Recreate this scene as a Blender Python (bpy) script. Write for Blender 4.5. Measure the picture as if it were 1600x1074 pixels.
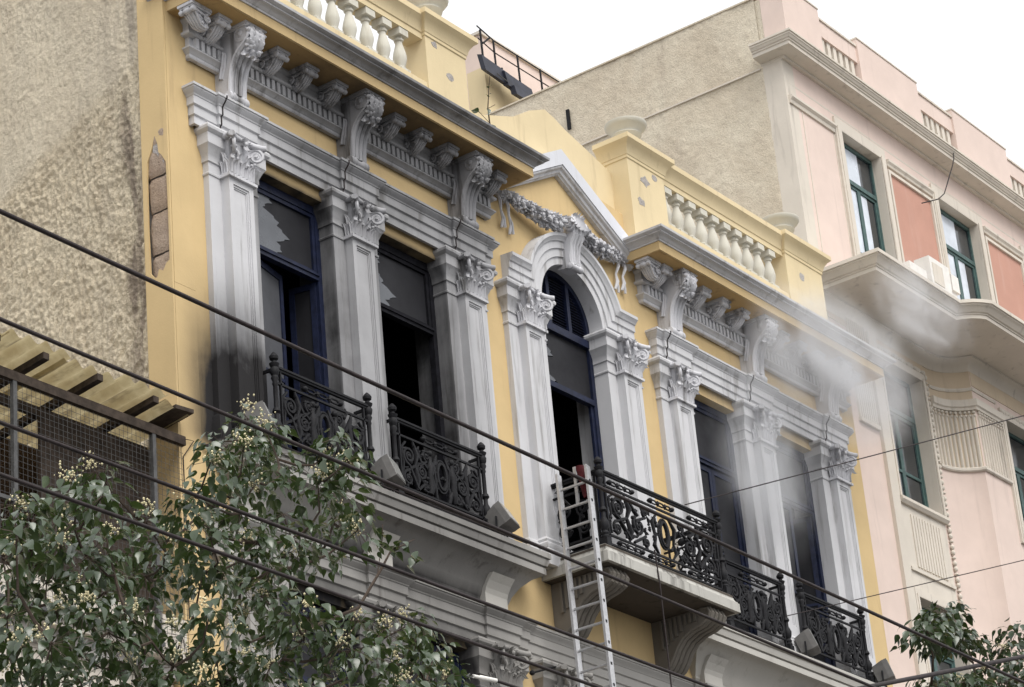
import bpy, bmesh, math, random
from mathutils import Vector, Matrix, noise
from mathutils.geometry import tessellate_polygon
PI = math.pi
SC = bpy.context.scene
for o in list(bpy.data.objects):
    bpy.data.objects.remove(o, do_unlink=True)

# ------------------------------------------------------------------ camera
def look(yaw, pitch, roll):
    f = Vector((math.cos(yaw)*math.cos(pitch), math.sin(yaw)*math.cos(pitch), math.sin(pitch)))
    r = f.cross(Vector((0, 0, 1))).normalized()
    u = r.cross(f)
    r2 = r*math.cos(roll) + u*math.sin(roll)
    u2 = u*math.cos(roll) - r*math.sin(roll)
    return Matrix((r2, u2, -f)).transposed()
cd = bpy.data.cameras.new('camera')
cam = bpy.data.objects.new('camera', cd)
SC.collection.objects.link(cam)
cd.sensor_width = 36.0
cd.lens = 4302.307/1600*36
cd.clip_end = 3000
CAMP = Vector((-20.07, -18.0, 1.6))
cam.matrix_world = Matrix.Translation(CAMP) @ look(math.radians(34.23484), math.radians(24.44939), math.radians(-5.35796)).to_4x4()
SC.camera = cam
SC.cycles.volume_bounces = 1

# ------------------------------------------------------------------ sky, sun, exposure
SUN_EL, SUN_AZ = math.radians(52), math.radians(-112)     # direction towards the sun (azimuth from +X)
W = bpy.data.worlds.new('World'); SC.world = W; W.use_nodes = True
wn = W.node_tree
bg = wn.nodes['Background']
sky = wn.nodes.new('ShaderNodeTexSky'); sky.sky_type = 'NISHITA'; sky.sun_disc = False
sky.sun_elevation = SUN_EL; sky.sun_rotation = PI/2 - SUN_AZ
sky.air_density = 1.0; sky.dust_density = 6.0; sky.ozone_density = 0.5
hs = wn.nodes.new('ShaderNodeHueSaturation'); hs.inputs['Saturation'].default_value = 0.12
wn.links.new(sky.outputs[0], hs.inputs['Color'])
cl = wn.nodes.new('ShaderNodeMix'); cl.data_type = 'RGBA'; cl.inputs[0].default_value = .72     # even cloud layer over the whole sky
cl.inputs[7].default_value = (6.7, 6.75, 6.88, 1)
wn.links.new(hs.outputs[0], cl.inputs[6]); wn.links.new(cl.outputs[2], bg.inputs['Color'])
bg.inputs['Strength'].default_value = 0.15
sd = bpy.data.lights.new('sun', 'SUN'); sun = bpy.data.objects.new('sun', sd)
SC.collection.objects.link(sun)
sd.energy = 1.4; sd.angle = math.radians(35); sd.color = (1.0, 0.96, 0.9)
dv = Vector((math.cos(SUN_AZ)*math.cos(SUN_EL), math.sin(SUN_AZ)*math.cos(SUN_EL), math.sin(SUN_EL)))
sun.location = dv*60
sun.rotation_euler = dv.to_track_quat('Z', 'Y').to_euler()
SC.view_settings.view_transform = 'Standard'
SC.view_settings.look = 'None'
SC.view_settings.exposure = 0.47
SC.view_settings.gamma = 1.0
SC.view_settings.use_curve_mapping = False

# ------------------------------------------------------------------ mesh helpers
COL = SC.collection
class MB:
    """collects shapes; build() links them as one mesh object"""
    def __init__(self): self.v = []; self.f = []
    def add(self, vs, fs):
        n = len(self.v)
        self.v.extend([tuple(p) for p in vs]); self.f.extend([tuple(i+n for i in f) for f in fs]); return self
    def box(self, x0, x1, y0, y1, z0, z1):
        return self.add([(x0,y0,z0),(x1,y0,z0),(x1,y1,z0),(x0,y1,z0),(x0,y0,z1),(x1,y0,z1),(x1,y1,z1),(x0,y1,z1)],
                        [(0,3,2,1),(4,5,6,7),(0,1,5,4),(1,2,6,5),(2,3,7,6),(3,0,4,7)])
    def obox(self, c, ax, ay, az):
        c, ax, ay, az = Vector(c), Vector(ax), Vector(ay), Vector(az)
        vs = [c+ax*i+ay*j+az*k for k in (-1,1) for (i,j) in ((-1,-1),(1,-1),(1,1),(-1,1))]
        return self.add(vs, [(0,3,2,1),(4,5,6,7),(0,1,5,4),(1,2,6,5),(2,3,7,6),(3,0,4,7)])
    def grid(self, rows, cu=False, cv=False):
        nr, nc = len(rows), len(rows[0]); vs = [p for r in rows for p in r]; fs = []
        for i in range(nr if cv else nr-1):
            for j in range(nc if cu else nc-1):
                a, b = i*nc+j, i*nc+(j+1) % nc; i2 = (i+1) % nr
                fs.append((a, b, i2*nc+(j+1) % nc, i2*nc+j))
        return self.add(vs, fs)
    def tube(self, path, r, n=6, flat=None, caps=True):
        path = [Vector(p) for p in path]; m = len(path)
        rs = r if isinstance(r, (list, tuple)) else [r]*m
        rows = []; up = None
        for i, p in enumerate(path):
            t = (path[min(i+1, m-1)]-path[max(i-1, 0)])
            if t.length < 1e-9: t = Vector((0,0,1))
            t.normalize()
            if flat is not None: a = Vector(flat)
            elif up is None: a = Vector((0,0,1)) if abs(t.z) < .9 else Vector((1,0,0))
            else: a = up
            a = a - t*a.dot(t)
            if a.length < 1e-6: a = t.orthogonal()
            a.normalize(); up = a; b = t.cross(a)
            rows.append([p+(a*math.cos(2*PI*k/n)+b*math.sin(2*PI*k/n))*rs[i] for k in range(n)])
        self.grid(rows, cu=True)
        if caps:
            k = len(self.v)-m*n
            self.f.append(tuple(k+j for j in range(n))); self.f.append(tuple(k+(m-1)*n+j for j in reversed(range(n))))
        return self
    def lathe(self, prof, c=(0,0,0), n=12, axis='z'):
        rows = []
        for r, h in prof:
            ring = []
            for k in range(n):
                a = 2*PI*k/n; p = (r*math.cos(a), r*math.sin(a), h)
                if axis == 'x': p = (p[2], p[0], p[1])
                if axis == 'y': p = (p[0], p[2], p[1])
                ring.append((p[0]+c[0], p[1]+c[1], p[2]+c[2]))
            rows.append(ring)
        self.grid(rows, cu=True)
        k = len(self.v)-len(prof)*n
        self.f.append(tuple(k+j for j in range(n))); self.f.append(tuple(k+(len(prof)-1)*n+j for j in reversed(range(n))))
        return self
    def ball(self, c, r, sx=1, sy=1, sz=1, n=8, m=5):
        rows = []
        for i in range(m+1):
            a = -PI/2+PI*i/m; q = max(math.cos(a), .02)
            rows.append([(c[0]+r*sx*q*math.cos(2*PI*k/n), c[1]+r*sy*q*math.sin(2*PI*k/n), c[2]+r*sz*math.sin(a)) for k in range(n)])
        return self.grid(rows, cu=True)
    def plate(self, loops, mp, a, b):
        """polygon with holes (2-D loops, first = outer) extruded between depth a and b; mp(u,v,d)->xyz"""
        L3 = [[Vector((u, v, 0)) for u, v in l] for l in loops]
        tri = tessellate_polygon(L3); fl = [p for l in loops for p in l]; n = len(fl)
        vs = [mp(u, v, a) for u, v in fl]+[mp(u, v, b) for u, v in fl]
        fs = [tuple(t) for t in tri]+[tuple(i+n for i in reversed(t)) for t in tri]
        k = 0
        for l in loops:
            m = len(l)
            for i in range(m):
                p, q = k+i, k+(i+1) % m; fs.append((p, q, q+n, p+n))
            k += m
        return self.add(vs, fs)
    def xz(self, loops, y0, y1): return self.plate(loops, lambda u, v, d: (u, d, v), y0, y1)
    def yz(self, loops, x0, x1): return self.plate(loops, lambda u, v, d: (d, u, v), x0, x1)
    def sweep(self, path, prof):
        """profile (outward offset, z) carried along a plan path with mitred corners; outward is to the right of travel"""
        P = [Vector((p[0], p[1])) for p in path]; n = len(P); M = []
        for i in range(n):
            ns = []
            if i > 0: d = (P[i]-P[i-1]).normalized(); ns.append(Vector((d.y, -d.x)))
            if i < n-1: d = (P[i+1]-P[i]).normalized(); ns.append(Vector((d.y, -d.x)))
            M.append(ns[0] if len(ns) == 1 else (ns[0]+ns[1])/max(1+ns[0].dot(ns[1]), .2))
        rows = [[(P[i].x+M[i].x*d, P[i].y+M[i].y*d, z) for d, z in prof] for i in range(n)]
        self.grid(rows)
        k = len(self.v)-n*len(prof); m = len(prof)
        self.f.append(tuple(k+j for j in range(m))); self.f.append(tuple(k+(n-1)*m+j for j in reversed(range(m))))
        return self
    def merge(self, o, loc=(0,0,0), sx=1, rz=0):
        c, s = math.cos(rz), math.sin(rz)
        return self.add([(loc[0]+c*x*sx-s*y, loc[1]+s*x*sx+c*y, loc[2]+z) for x, y, z in o.v], o.f)
    def mesh(self, name, mat, smooth=None, norm=True):
        me = bpy.data.meshes.new(name); me.from_pydata(self.v, [], self.f)
        if norm:
            bm = bmesh.new(); bm.from_mesh(me); bmesh.ops.recalc_face_normals(bm, faces=bm.faces); bm.to_mesh(me); bm.free()
        if smooth:
            me.polygons.foreach_set('use_smooth', [True]*len(me.polygons)); me.set_sharp_from_angle(angle=math.radians(smooth))
        me.materials.append(mat); return me
    def build(self, name, mat, parent=None, smooth=None, loc=None, norm=True):
        return link(name, self.mesh(name, mat, smooth, norm), parent, loc)
def link(name, me, parent=None, loc=None, rz=0, scale=None):
    o = bpy.data.objects.new(name, me); COL.objects.link(o)
    l = Vector(loc) if loc is not None else Vector((0,0,0))
    if parent:
        o.parent = parent
        o.matrix_parent_inverse = parent.matrix_basis.inverted()
    o.location = l
    if rz: o.rotation_euler.z = rz
    if scale: o.scale = scale
    return o
def thing(name, label, cat, loc=(0,0,0), group=None):
    o = bpy.data.objects.new(name, None); COL.objects.link(o); o.location = loc; o.empty_display_size = .2
    return tag(o, label, cat, group)
def tag(o, label, cat, group=None):
    o['label'] = label; o['category'] = cat
    if group: o['group'] = group
    return o
def kind(o, k): o['kind'] = k; return o
ins = link

# ------------------------------------------------------------------ material helpers
class NT:
    def __init__(self, name, rough=.85, spec=.3):
        self.m = bpy.data.materials.new(name); self.m.use_nodes = True; self.t = self.m.node_tree
        self.b = self.t.nodes['Principled BSDF']; self.b.inputs['Roughness'].default_value = rough
        self.b.inputs['Specular IOR Level'].default_value = spec
        self._g = None
    def n(self, typ, outs=0, props=None, **k):
        nd = self.t.nodes.new(typ)
        for a, b in (props or {}).items(): setattr(nd, a, b)
        for key, val in k.items():
            key = key.replace('_', ' ')
            s = nd.inputs[int(key[1:])] if key[0] == 'i' and key[1:].isdigit() else nd.inputs[key]
            self.set(s, val)
        return nd.outputs[outs]
    def set(self, s, val):
        if isinstance(val, bpy.types.NodeSocket): self.t.links.new(val, s)
        else: s.default_value = val
    def pos(self):
        if not self._g: self._g = self.t.nodes.new('ShaderNodeNewGeometry')
        return self._g.outputs['Position']
    def xyz(self):
        nd = self.t.nodes.new('ShaderNodeSeparateXYZ'); self.t.links.new(self.pos(), nd.inputs[0]); return nd.outputs
    def math(self, op, a, b=0.0, clamp=False):
        return self.n('ShaderNodeMath', 0, {'operation': op, 'use_clamp': clamp}, i0=a, i1=b)
    def mul(self, *a):
        r = a[0]
        for x in a[1:]: r = self.math('MULTIPLY', r, x)
        return r
    def ss(self, v, a, b, lo=0.0, hi=1.0):
        return self.n('ShaderNodeMapRange', 0, {'interpolation_type': 'SMOOTHSTEP'}, i0=v, i1=a, i2=b, i3=lo, i4=hi)
    def band(self, v, a0, a1, b0, b1): return self.mul(self.ss(v, a0, a1), self.ss(v, b0, b1, 1.0, 0.0))
    def noise(self, scale, detail=5, rough=.55, vec=None, stretch=None, dist=0.0):
        v = vec or self.pos()
        if stretch: v = self.n('ShaderNodeVectorMath', 0, {'operation': 'MULTIPLY'}, i0=v, i1=stretch)
        return self.n('ShaderNodeTexNoise', 0, None, Vector=v, Scale=scale, Detail=detail, Roughness=rough, Distortion=dist)
    def mix(self, f, a, b, mode='MIX'):
        nd = self.t.nodes.new('ShaderNodeMix'); nd.data_type = 'RGBA'; nd.blend_type = mode
        for i, val in ((0, f), (6, a), (7, b)):
            if isinstance(val, tuple) and len(val) == 3: val = val+(1,)
            self.set(nd.inputs[i], val)
        return nd.outputs[2]
    def color(self, c):
        if isinstance(c, tuple) and len(c) == 3: c = c+(1,)
        self.set(self.b.inputs['Base Color'], c); return self
    def bump(self, h, strength=.3, dist=.01, normal=None):
        k = dict(Strength=strength, Distance=dist, Height=h)
        if normal: k['Normal'] = normal
        o = self.n('ShaderNodeBump', 0, None, **k); self.t.links.new(o, self.b.inputs['Normal']); return o

def soot(n, hk=1.0):
    """fire soot deposited by the burnt rooms of the left bay: a stain with its own shape in the place"""
    x, y, z = n.xyz()
    nz = n.noise(1.3, 6, .6, dist=.4); ns = n.noise(1.0, 5, .6, stretch=(3.0, 3.0, .45))
    hi = n.mul(n.band(x, .9, 2.6, 5.7, 6.6), n.ss(z, 16.2, 17.1), .58*hk)
    up = n.mul(n.band(x, .8, 3.0, 6.0, 7.2), n.ss(z, 18.40, 18.46), n.ss(z, 18.62, 18.70, 1.0, 0.0), .62*hk)
    jm = n.mul(n.band(x, 1.05, 1.5, 5.05, 5.3), n.ss(y, -.165, -.03), n.ss(z, 13, 15.5, 1.0, .92), n.ss(z, 16.80, 16.90, 1.0, 0.0))
    pl = n.mul(n.band(x, 2.3, 3.0, 5.0, 6.0), n.ss(z, 12.9, 16.8, .50, .34), hk)
    lo = n.mul(n.band(x, -.25, .75, 1.45, 1.75), n.ss(z, 13.6, 15.5, 1.0, 0.0), n.ss(z, 12.9, 13.2), 1.25)
    s = n.math('MAXIMUM', n.math('MAXIMUM', hi, up), n.math('MAXIMUM', jm, n.math('MAXIMUM', pl, lo)))
    k = n.ss(n.math('ADD', n.mul(nz, .55), n.mul(ns, .6)), .33, .8, .74, 1.14)
    return n.math('MULTIPLY', s, k, True)

def stucco(name, col, dark, dirt=.5, sooty=1.0, bump=.25, fine=40, streak=.55):
    n = NT(name, .88, .2)
    a = n.noise(1.6, 7, .6); st = n.noise(1.0, 6, .62, stretch=(5.5, 5.5, .5), dist=.3); fi = n.noise(fine, 4, .6)
    c = n.mix(n.ss(a, .3, .75), col, tuple(min(1, v*1.1) for v in col))
    c = n.mix(n.mul(n.ss(st, streak, streak+.2), dirt*.9), c, dark)
    sp = n.noise(9, 6, .75)
    c = n.mix(n.mul(n.ss(sp, .66, .74), dirt*.5), c, dark)
    if sooty: c = n.mix(soot(n, sooty), c, (.022, .021, .022))
    n.color(c)
    n.bump(n.math('ADD', n.mul(fi, .5), n.mul(sp, .6)), bump, .012)
    return n.m
def rough_plaster(name, c0, c1, c2, stain=False):
    n = NT(name, .95, .1)
    big = n.noise(.9, 8, .65, dist=.5); med = n.noise(5, 9, .68); fine = n.noise(26, 6, .7)
    c = n.mix(n.ss(big, .35, .68), c0, c1)
    c = n.mix(n.mul(n.ss(med, .52, .7), .38), c, c2)
    st = n.noise(1.0, 6, .62, stretch=(3.5, 3.5, .35), dist=.4)
    c = n.mix(n.mul(n.ss(st, .55, .78), .5), c, c2)
    fs = n.noise(60, 3, .6)
    c = n.mix(n.mul(n.ss(fs, .48, .72), .3), c, tuple(v*.6 for v in c2)); fg = n.noise(24, 5, .7); c = n.mix(n.mul(n.ss(fg, .53, .68), .28), c, tuple(v*.8 for v in c2))
    if stain:
        x, y, z = n.xyz(); w = n.noise(1.0, 6, .65, stretch=(1, 4, .6), dist=.6)
        c = n.mix(n.mul(n.band(y, .36, .46, .55, .78), n.ss(w, .40, .62), .75), c, (.13, .10, .085))
        c = n.mix(n.mul(n.band(y, .36, .5, 1.1, 1.6), n.ss(w, .45, .7), .35), c, (.25, .2, .16))
        c = n.mix(n.mul(n.ss(n.math('ADD', z, n.mul(y, .45)), 17.9, 18.1), .35), c, (.66, .60, .49))
    n.color(c)
    n.bump(n.math('ADD', n.mul(med, .8), n.math('ADD', n.mul(fine, .8), n.mul(fs, .45))), 1.0, .03)
    return n.m
def paint(name, col, rough=.5, spec=.4, var=.15, scale=8, bump=.1):
    n = NT(name, rough, spec); a = n.noise(scale, 5, .6)
    n.color(n.mix(n.ss(a, .3, .7), tuple(v*(1-var) for v in col), tuple(min(1, v*(1+var)) for v in col)))
    if bump: n.bump(n.noise(scale*6, 4, .6), bump, .004)
    return n.m
M = {}
M['yellow'] = stucco('yellow_paint', (.57, .425, .225), (.38, .27, .15), .5, .14)
M['cream_yellow'] = stucco('pale_yellow_paint', (.64, .53, .335), (.42, .33, .21), .5, 0)
M['yellow_shaded_sooty'] = stucco('shaded_sooty_soffit', (.46, .31, .14), (.2, .13, .07), .7, 1.25)  # yellow darkened for the shade under the cornice, plus real soot at left
M['orn'] = stucco('ornament_stucco', (.55, .55, .575), (.11, .105, .10), .95, 1.0, .35, 40, .50)
M['white'] = stucco('white_stucco', (.53, .53, .545), (.20, .19, .18), .75, 1.0, .3, 40, .52)
M['white2'] = stucco('clean_white_band', (.60, .61, .65), (.40, .39, .37), .4, 0)
M['grey_stone'] = stucco('weathered_stone', (.31, .30, .285), (.10, .09, .08), .8, .8)
M['shaded_stone'] = stucco('shaded_balcony_stone', (.17, .155, .135), (.045, .038, .032), .85, 0)  # base darkened for the shade under the balcony; the streaks are dirt
M['ledge_white'] = stucco('ledge_render', (.43, .415, .385), (.22, .20, .175), .5, 0)
M['edge_stone'] = stucco('balcony_edge_stone', (.42, .41, .38), (.06, .055, .05), .95, 0, .35, 40, .48)
M['dark_soffit'] = stucco('shaded_balcony_soffit', (.085, .072, .06), (.03, .025, .02), .8, 0)  # underside shade of the slab put into the base colour; streaks are stains
M['baluster'] = stucco('baluster_plaster', (.56, .54, .47), (.33, .29, .22), .6, 0)
M['plaster'] = rough_plaster('rough_plaster', (.66, .58, .44), (.60, .515, .38), (.34, .265, .185), True)
M['party'] = rough_plaster('party_wall_plaster', (.64, .56, .44), (.74, .67, .54), (.42, .35, .28))  # colours lightened to carry the glare haze over this wall
M['stone'] = rough_plaster('rubble_stone', (.40, .30, .22), (.45, .36, .29), (.2, .13, .1))
M['mortar'] = rough_plaster('old_mortar', (.42, .39, .37), (.5, .47, .45), (.2, .17, .15))
M['pink'] = stucco('pink_render', (.66, .54, .48), (.42, .34, .30), .35, 0, .2)
M['red'] = stucco('red_panel', (.48, .27, .21), (.56, .38, .32), .4, 0, .2)
M['peach'] = stucco('peach_render', (.57, .47, .35), (.4, .32, .24), .4, 0, .2)
M['cream'] = stucco('cream_trim', (.60, .55, .48), (.26, .23, .2), .55, 0, .25)
M['iron'] = paint('black_iron', (.009, .009, .011), .65, .25, .3, 20, .3)
M['navy'] = paint('navy_window_paint', (.010, .014, .036), .5, .25, .3, 12)
M['charred'] = paint('charred_frame', (.008, .008, .011), .8, .15, .4, 12, .4)
M['green'] = paint('green_window_paint', (.055, .105, .10), .5, .4, .2, 12)
M['alu'] = paint('aluminium', (.45, .45, .46), .42, .5, .1, 30); M['alu'].node_tree.nodes['Principled BSDF'].inputs['Metallic'].default_value = .55
M['black'] = paint('shaded_sooty_room', (.014, .014, .016), .95, .1, .4, 3)  # near-black stands in for indoor shade; soot only in the burnt rooms
M['soffit'] = paint('sooty_curtain', (.05, .045, .05), .9, .1, .3, 2)
M['lamp'] = paint('lamp_housing', (.13, .125, .12), .6, .4, .15, 10)
M['lampglass'] = paint('lamp_glass', (.30, .30, .29), .2, .5, .05, 10, 0)
M['cable'] = paint('cable_rubber', (.025, .018, .018), .6, .3, .3, 15, 0)
M['wood'] = paint('dark_timber', (.05, .038, .03), .85, .2, .35, 10, .4)
M['brownwall'] = rough_plaster('brown_shed_wall', (.10, .07, .05), (.13, .09, .065), (.05, .035, .03))
M['galv'] = paint('galvanised_frame', (.07, .07, .07), .6, .4, .25, 12)
M['asphalt'] = paint('asphalt', (.06, .06, .06), .9, .2, .2, 4, .3)
M['paving'] = paint('paving', (.30, .29, .27), .9, .2, .2, 3, .3)
M['roof'] = paint('roof_screed', (.4, .38, .36), .9, .2, .2, 3, .3)
M['bark'] = paint('bark', (.06, .045, .035), .9, .2, .3, 14, .8)
M['flower'] = paint('cream_blossom', (.62, .56, .36), .8, .2, .2, 30, 0)
M['panel'] = paint('dark_panel', (.02, .022, .035), .5, .4, .3, 6, 0)
M['white_plastic'] = paint('white_plastic', (.72, .70, .66), .5, .4, .06, 6, 0)
M['red_cloth'] = paint('dark_red_cloth', (.07, .01, .013), .8, .2, .3, 20, 0)
def glassmat(name, col, rough, spec):
    n = NT(name, rough, spec); a = n.noise(2.5, 5, .6)
    n.color(n.mix(a, tuple(v*.6 for v in col), tuple(v*1.4 for v in col)))
    n.set(n.b.inputs['Roughness'], n.ss(n.noise(3, 4, .6), .3, .8, rough, rough+.25)); return n.m
M['glass'] = glassmat('window_glass', (.02, .025, .03), .04, .9)
M['skyglass'] = glassmat('painted_sky_glass', (.60, .65, .72), .08, .6)  # pale base colour paints in the sky reflection
M['greyglass'] = glassmat('grey_reflection_glass', (.07, .072, .08), .3, .3)  # grey base colour stands in for the dull reflection on the open casement
M['sootglass'] = glassmat('sooted_glass', (.02, .02, .023), .35, .12)
M['paleglass'] = glassmat('pale_broken_glass', (.10, .107, .12), .2, .4)  # pale blue-grey base for the left part of the broken panes
def sheetmat():
    n = NT('fibreglass_sheet', .6, .3)
    st = n.noise(1.2, 6, .65, stretch=(6, 1, 6)); a = n.noise(3, 6, .65)
    c = n.mix(n.ss(a, .35, .7), (.42, .34, .19), (.58, .50, .31)); c = n.mix(n.mul(n.ss(st, .5, .75), .8), c, (.10, .075, .045))
    n.color(c)
    tr = n.n('ShaderNodeBsdfTranslucent', 0, None, Color=c); mx = n.t.nodes.new('ShaderNodeMixShader'); mx.inputs[0].default_value = .45
    out = n.t.nodes['Material Output']
    n.t.links.new(n.b.outputs[0], mx.inputs[1]); n.t.links.new(tr, mx.inputs[2]); n.t.links.new(mx.outputs[0], out.inputs[0]); return n.m
M['sheet'] = sheetmat()
def leafmat(name, c1, c2):
    n = NT(name, .27, .7)
    oi = n.t.nodes.new('ShaderNodeObjectInfo'); a = n.noise(7, 3, .6)
    f = n.math('ADD', n.mul(oi.outputs['Random'], .5), n.mul(n.ss(a, .3, .7), .5))
    c = n.mix(f, c1, c2); g = n.t.nodes.new('ShaderNodeNewGeometry')
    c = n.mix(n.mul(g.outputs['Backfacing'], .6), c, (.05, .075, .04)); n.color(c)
    tr = n.n('ShaderNodeBsdfTranslucent', 0, None, Color=n.mix(.5, c, (.16, .24, .04))); mx = n.t.nodes.new('ShaderNodeMixShader'); mx.inputs[0].default_value = .14
    out = n.t.nodes['Material Output']
    n.t.links.new(n.b.outputs[0], mx.inputs[1]); n.t.links.new(tr, mx.inputs[2]); n.t.links.new(mx.outputs[0], out.inputs[0]); return n.m
M['leaf'] = leafmat('leaf_green', (.008, .020, .009), (.040, .068, .018))

# ------------------------------------------------------------------ ground
g = MB().box(-400, 400, -400, 400, -.3, -.02).build('ground', M['asphalt']); kind(g, 'structure')
g = MB().box(-60, 80, -2.6, 0.9, -.02, .12).build('pavement', M['paving']); kind(g, 'structure')
g = MB().box(-60, 80, -17.5, -13.5, -.016, .12).build('pavement', M['paving']); kind(g, 'structure')

# ================================================================== YELLOW BUILDING
XC = 7.76
BW = 15.56                                   # width
AX_L, AX_R = (.98, 3.16, 5.36), (10.17, 12.36, 14.53)
AX_A = (6.64, 8.88)
AXES = AX_L+AX_A+AX_R
YB = thing('yellow_building', 'yellow neoclassical building with white pilasters, soot-stained at its left windows', 'building', (7.8, 5, 0))

def arc(cx, cz, r, a0, a1, n):
    return [(cx+r*math.cos(a0+(a1-a0)*i/n), cz+r*math.sin(a0+(a1-a0)*i/n)) for i in range(n+1)]
def rect(x0, x1, z0, z1): return [(x0, z0), (x1, z0), (x1, z1), (x0, z1)]
WINS = [(1.39, 2.75), (3.57, 4.95), (10.58, 11.95), (12.77, 14.12)]
AW = (7.05, 8.45); ACX = 7.75; ASP = 16.98; AR = .70
holes = [rect(a-.09, b+.09, 13.0, 16.81) for a, b in WINS]
holes.append([(AW[0]-.06, 13.0), (AW[1]+.06, 13.0), (AW[1]+.06, ASP)]+arc(ACX, ASP, AR+.03, 0, PI, 24)+[(AW[0]-.06, ASP)])
holes += [rect(a-.09, b+.09, 7.6, 11.72) for a, b in WINS] + [rect(AW[0], AW[1], 7.6, 11.72)]
w = MB().xz([rect(0.13, BW, 0, 18.45)]+holes, 0, .45).build('front_wall', M['yellow'], YB)
MB().box(0.0, .33, -.024, -.0135, 14.85, 16.8).box(0.0, .33, -.022, .2, 0, 14.85).box(0.0, .33, -.022, .2, 16.8, 18.40).build('corner_strip', M['yellow'], YB)
# dark rooms behind the openings
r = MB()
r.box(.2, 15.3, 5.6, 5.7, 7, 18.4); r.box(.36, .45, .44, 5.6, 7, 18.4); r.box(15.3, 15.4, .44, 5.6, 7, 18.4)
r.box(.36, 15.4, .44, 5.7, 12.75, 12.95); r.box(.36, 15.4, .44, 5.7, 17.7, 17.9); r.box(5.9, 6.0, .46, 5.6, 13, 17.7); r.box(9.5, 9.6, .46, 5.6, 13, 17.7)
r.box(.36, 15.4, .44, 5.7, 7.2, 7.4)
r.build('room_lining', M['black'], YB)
# roof slab and rear volume
MB().box(0.3, 15.5, .3, 9.6, 18.44, 18.62).build('roof_slab', M['roof'], YB)
MB().box(0.3, 15.5, 9.5, 9.8, 0, 18.5).build('rear_wall', M['plaster'], YB)

# ---- rough side wall (real relief)
def relief_wall(x, y0, y1, z0, z1, ny, nz, amp, seed, flip=1):
    rows = []
    for i in range(nz+1):
        z = z0+(z1-z0)*i/nz; row = []
        for j in range(ny+1):
            y = y0+(y1-y0)*j/ny
            w = noise.noise(Vector((y*1.7, z*1.7, seed)))*.35
            big = noise.fractal(Vector((y*1.6+seed, z*1.1+y*.8, seed*.7)), .9, 2.1, 4)
            lump = noise.fractal(Vector((y*19+w*6+seed, z*13+y*8, 3.1)), .75, 2.1, 5)
            ridge = 1-abs(noise.noise(Vector((y*5+w*9, z*4+y*4+seed, 8.8))))*2.6
            smooth = 1/(1+math.exp(-(z+.45*y-17.95)*14)) if flip > 0 and x < 1 else .5
            h = big*.6+(lump*.5-max(0, ridge)*.22)*(1-.6*smooth)
            k = 1
            if j == 0: h = 0
            row.append((x-flip*amp*k*h, y, z))
        rows.append(row)
    return MB().grid(rows)
relief_wall(-.002, .375, 3.6, 12.6, 20.1, 250, 560, .05, 2.3).build('rough_side_wall', M['plaster'], YB, 60)
MB().box(.005, .3, .40, 9.6, 0, 12.6).box(.035, .3, .38, 3.6, 12.6, 20.0).box(.005, .3, 3.6, 9.6, 12.6, 20.0).build('side_wall_core', M['plaster'], YB)
# yellow return strip of the corner, with the plaster fallen off to the rubble
hole = [(.245,14.98),(.30,15.05),(.312,15.6),(.305,16.2),(.29,16.42),(.25,16.50),(.215,16.58),(.17,16.72),(.13,16.60),(.12,16.49),(.075,16.44),(.015,16.33),(.008,15.7),(.012,15.12),(.06,15.1),(.11,15.02),(.17,15.06),(.2,14.97)]
MB().yz([rect(-.02, .37, 0, 20.0), hole], -.03, -.004).build('side_strip', M['yellow'], YB)
rg = random.Random(5)
zs = 14.9
for k, hgt in enumerate((.36, .5, .42, .34, .3)):
    m = MB(); rows = []
    for i in range(8):
        row = []
        for j in range(7):
            y = -.012+.33*j/6; z = zs+hgt*i/7
            e = .03*(j in (0, 6))+.02*(i in (0, 7))
            row.append((.006+e+.022*noise.noise(Vector((y*14, z*9, k)))-.008*k, y, z))
        rows.append(row)
    m.grid(rows).build('rubble_stone', M['stone'], YB, 40); zs += hgt+.012
MB().yz([[(.16,16.49),(.215,16.53),(.2,16.62),(.17,16.71),(.13,16.6),(.115,16.5),(.05,16.42),(.05,16.33),(.09,16.40),(.13,16.44)]], -.02, -.001).build('plaster_edge', M['mortar'], YB)
MB().box(.06, .12, -.005, .36, 14.8, 16.9).build('rubble_backing', M['mortar'], YB)

# ---- piers, pilasters, capitals
def leaf_strip(m, base, up, out, h, w, curl, side=None, nv=7, lob=3):
    """acanthus-like leaf: base point, up and outward directions"""
    base, up, out = Vector(base), Vector(up).normalized(), Vector(out).normalized(); sd = Vector(side).normalized() if side else out.cross(up).normalized()
    rows = []
    for i in range(nv+1):
        v = i/nv; ww = w*(.55+.6*v-.95*v*v*v)*(1-.28*abs(math.sin(v*PI*lob)))
        o = .012+curl*v**2.6; zz = h*(v-.22*v**5)
        rows.append([tuple(base+sd*ww*u+up*zz+out*(o+.028*(1-abs(u))**1.3-.012*abs(math.sin(u*PI*1.5)))) for u in (-1,-.66,-.33,0,.33,.66,1)])
    m.grid(rows)
def spiral(c, r0, r1, turns, a0, dirn, n=26, plane='xz'):
    out = []
    for i in range(n+1):
        t = i/n; r = r0+(r1-r0)*t**.85; a = a0+dirn*2*PI*turns*t
        u, v = r*math.cos(a), r*math.sin(a)
        out.append((c[0]+u, c[1], c[2]+v) if plane == 'xz' else (c[0], c[1]+u, c[2]+v))
    return out
def spiral_dir(c, e, r0, r1, turns, a0, d, n=28):
    c, e = Vector(c), Vector(e).normalized(); out = []
    for i in range(n+1):
        t = i/n; r = r0+(r1-r0)*t**.85; a = a0+d*2*PI*turns*t
        out.append(c+e*r*math.cos(a)+Vector((0, 0, r*math.sin(a))))
    return out
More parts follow.
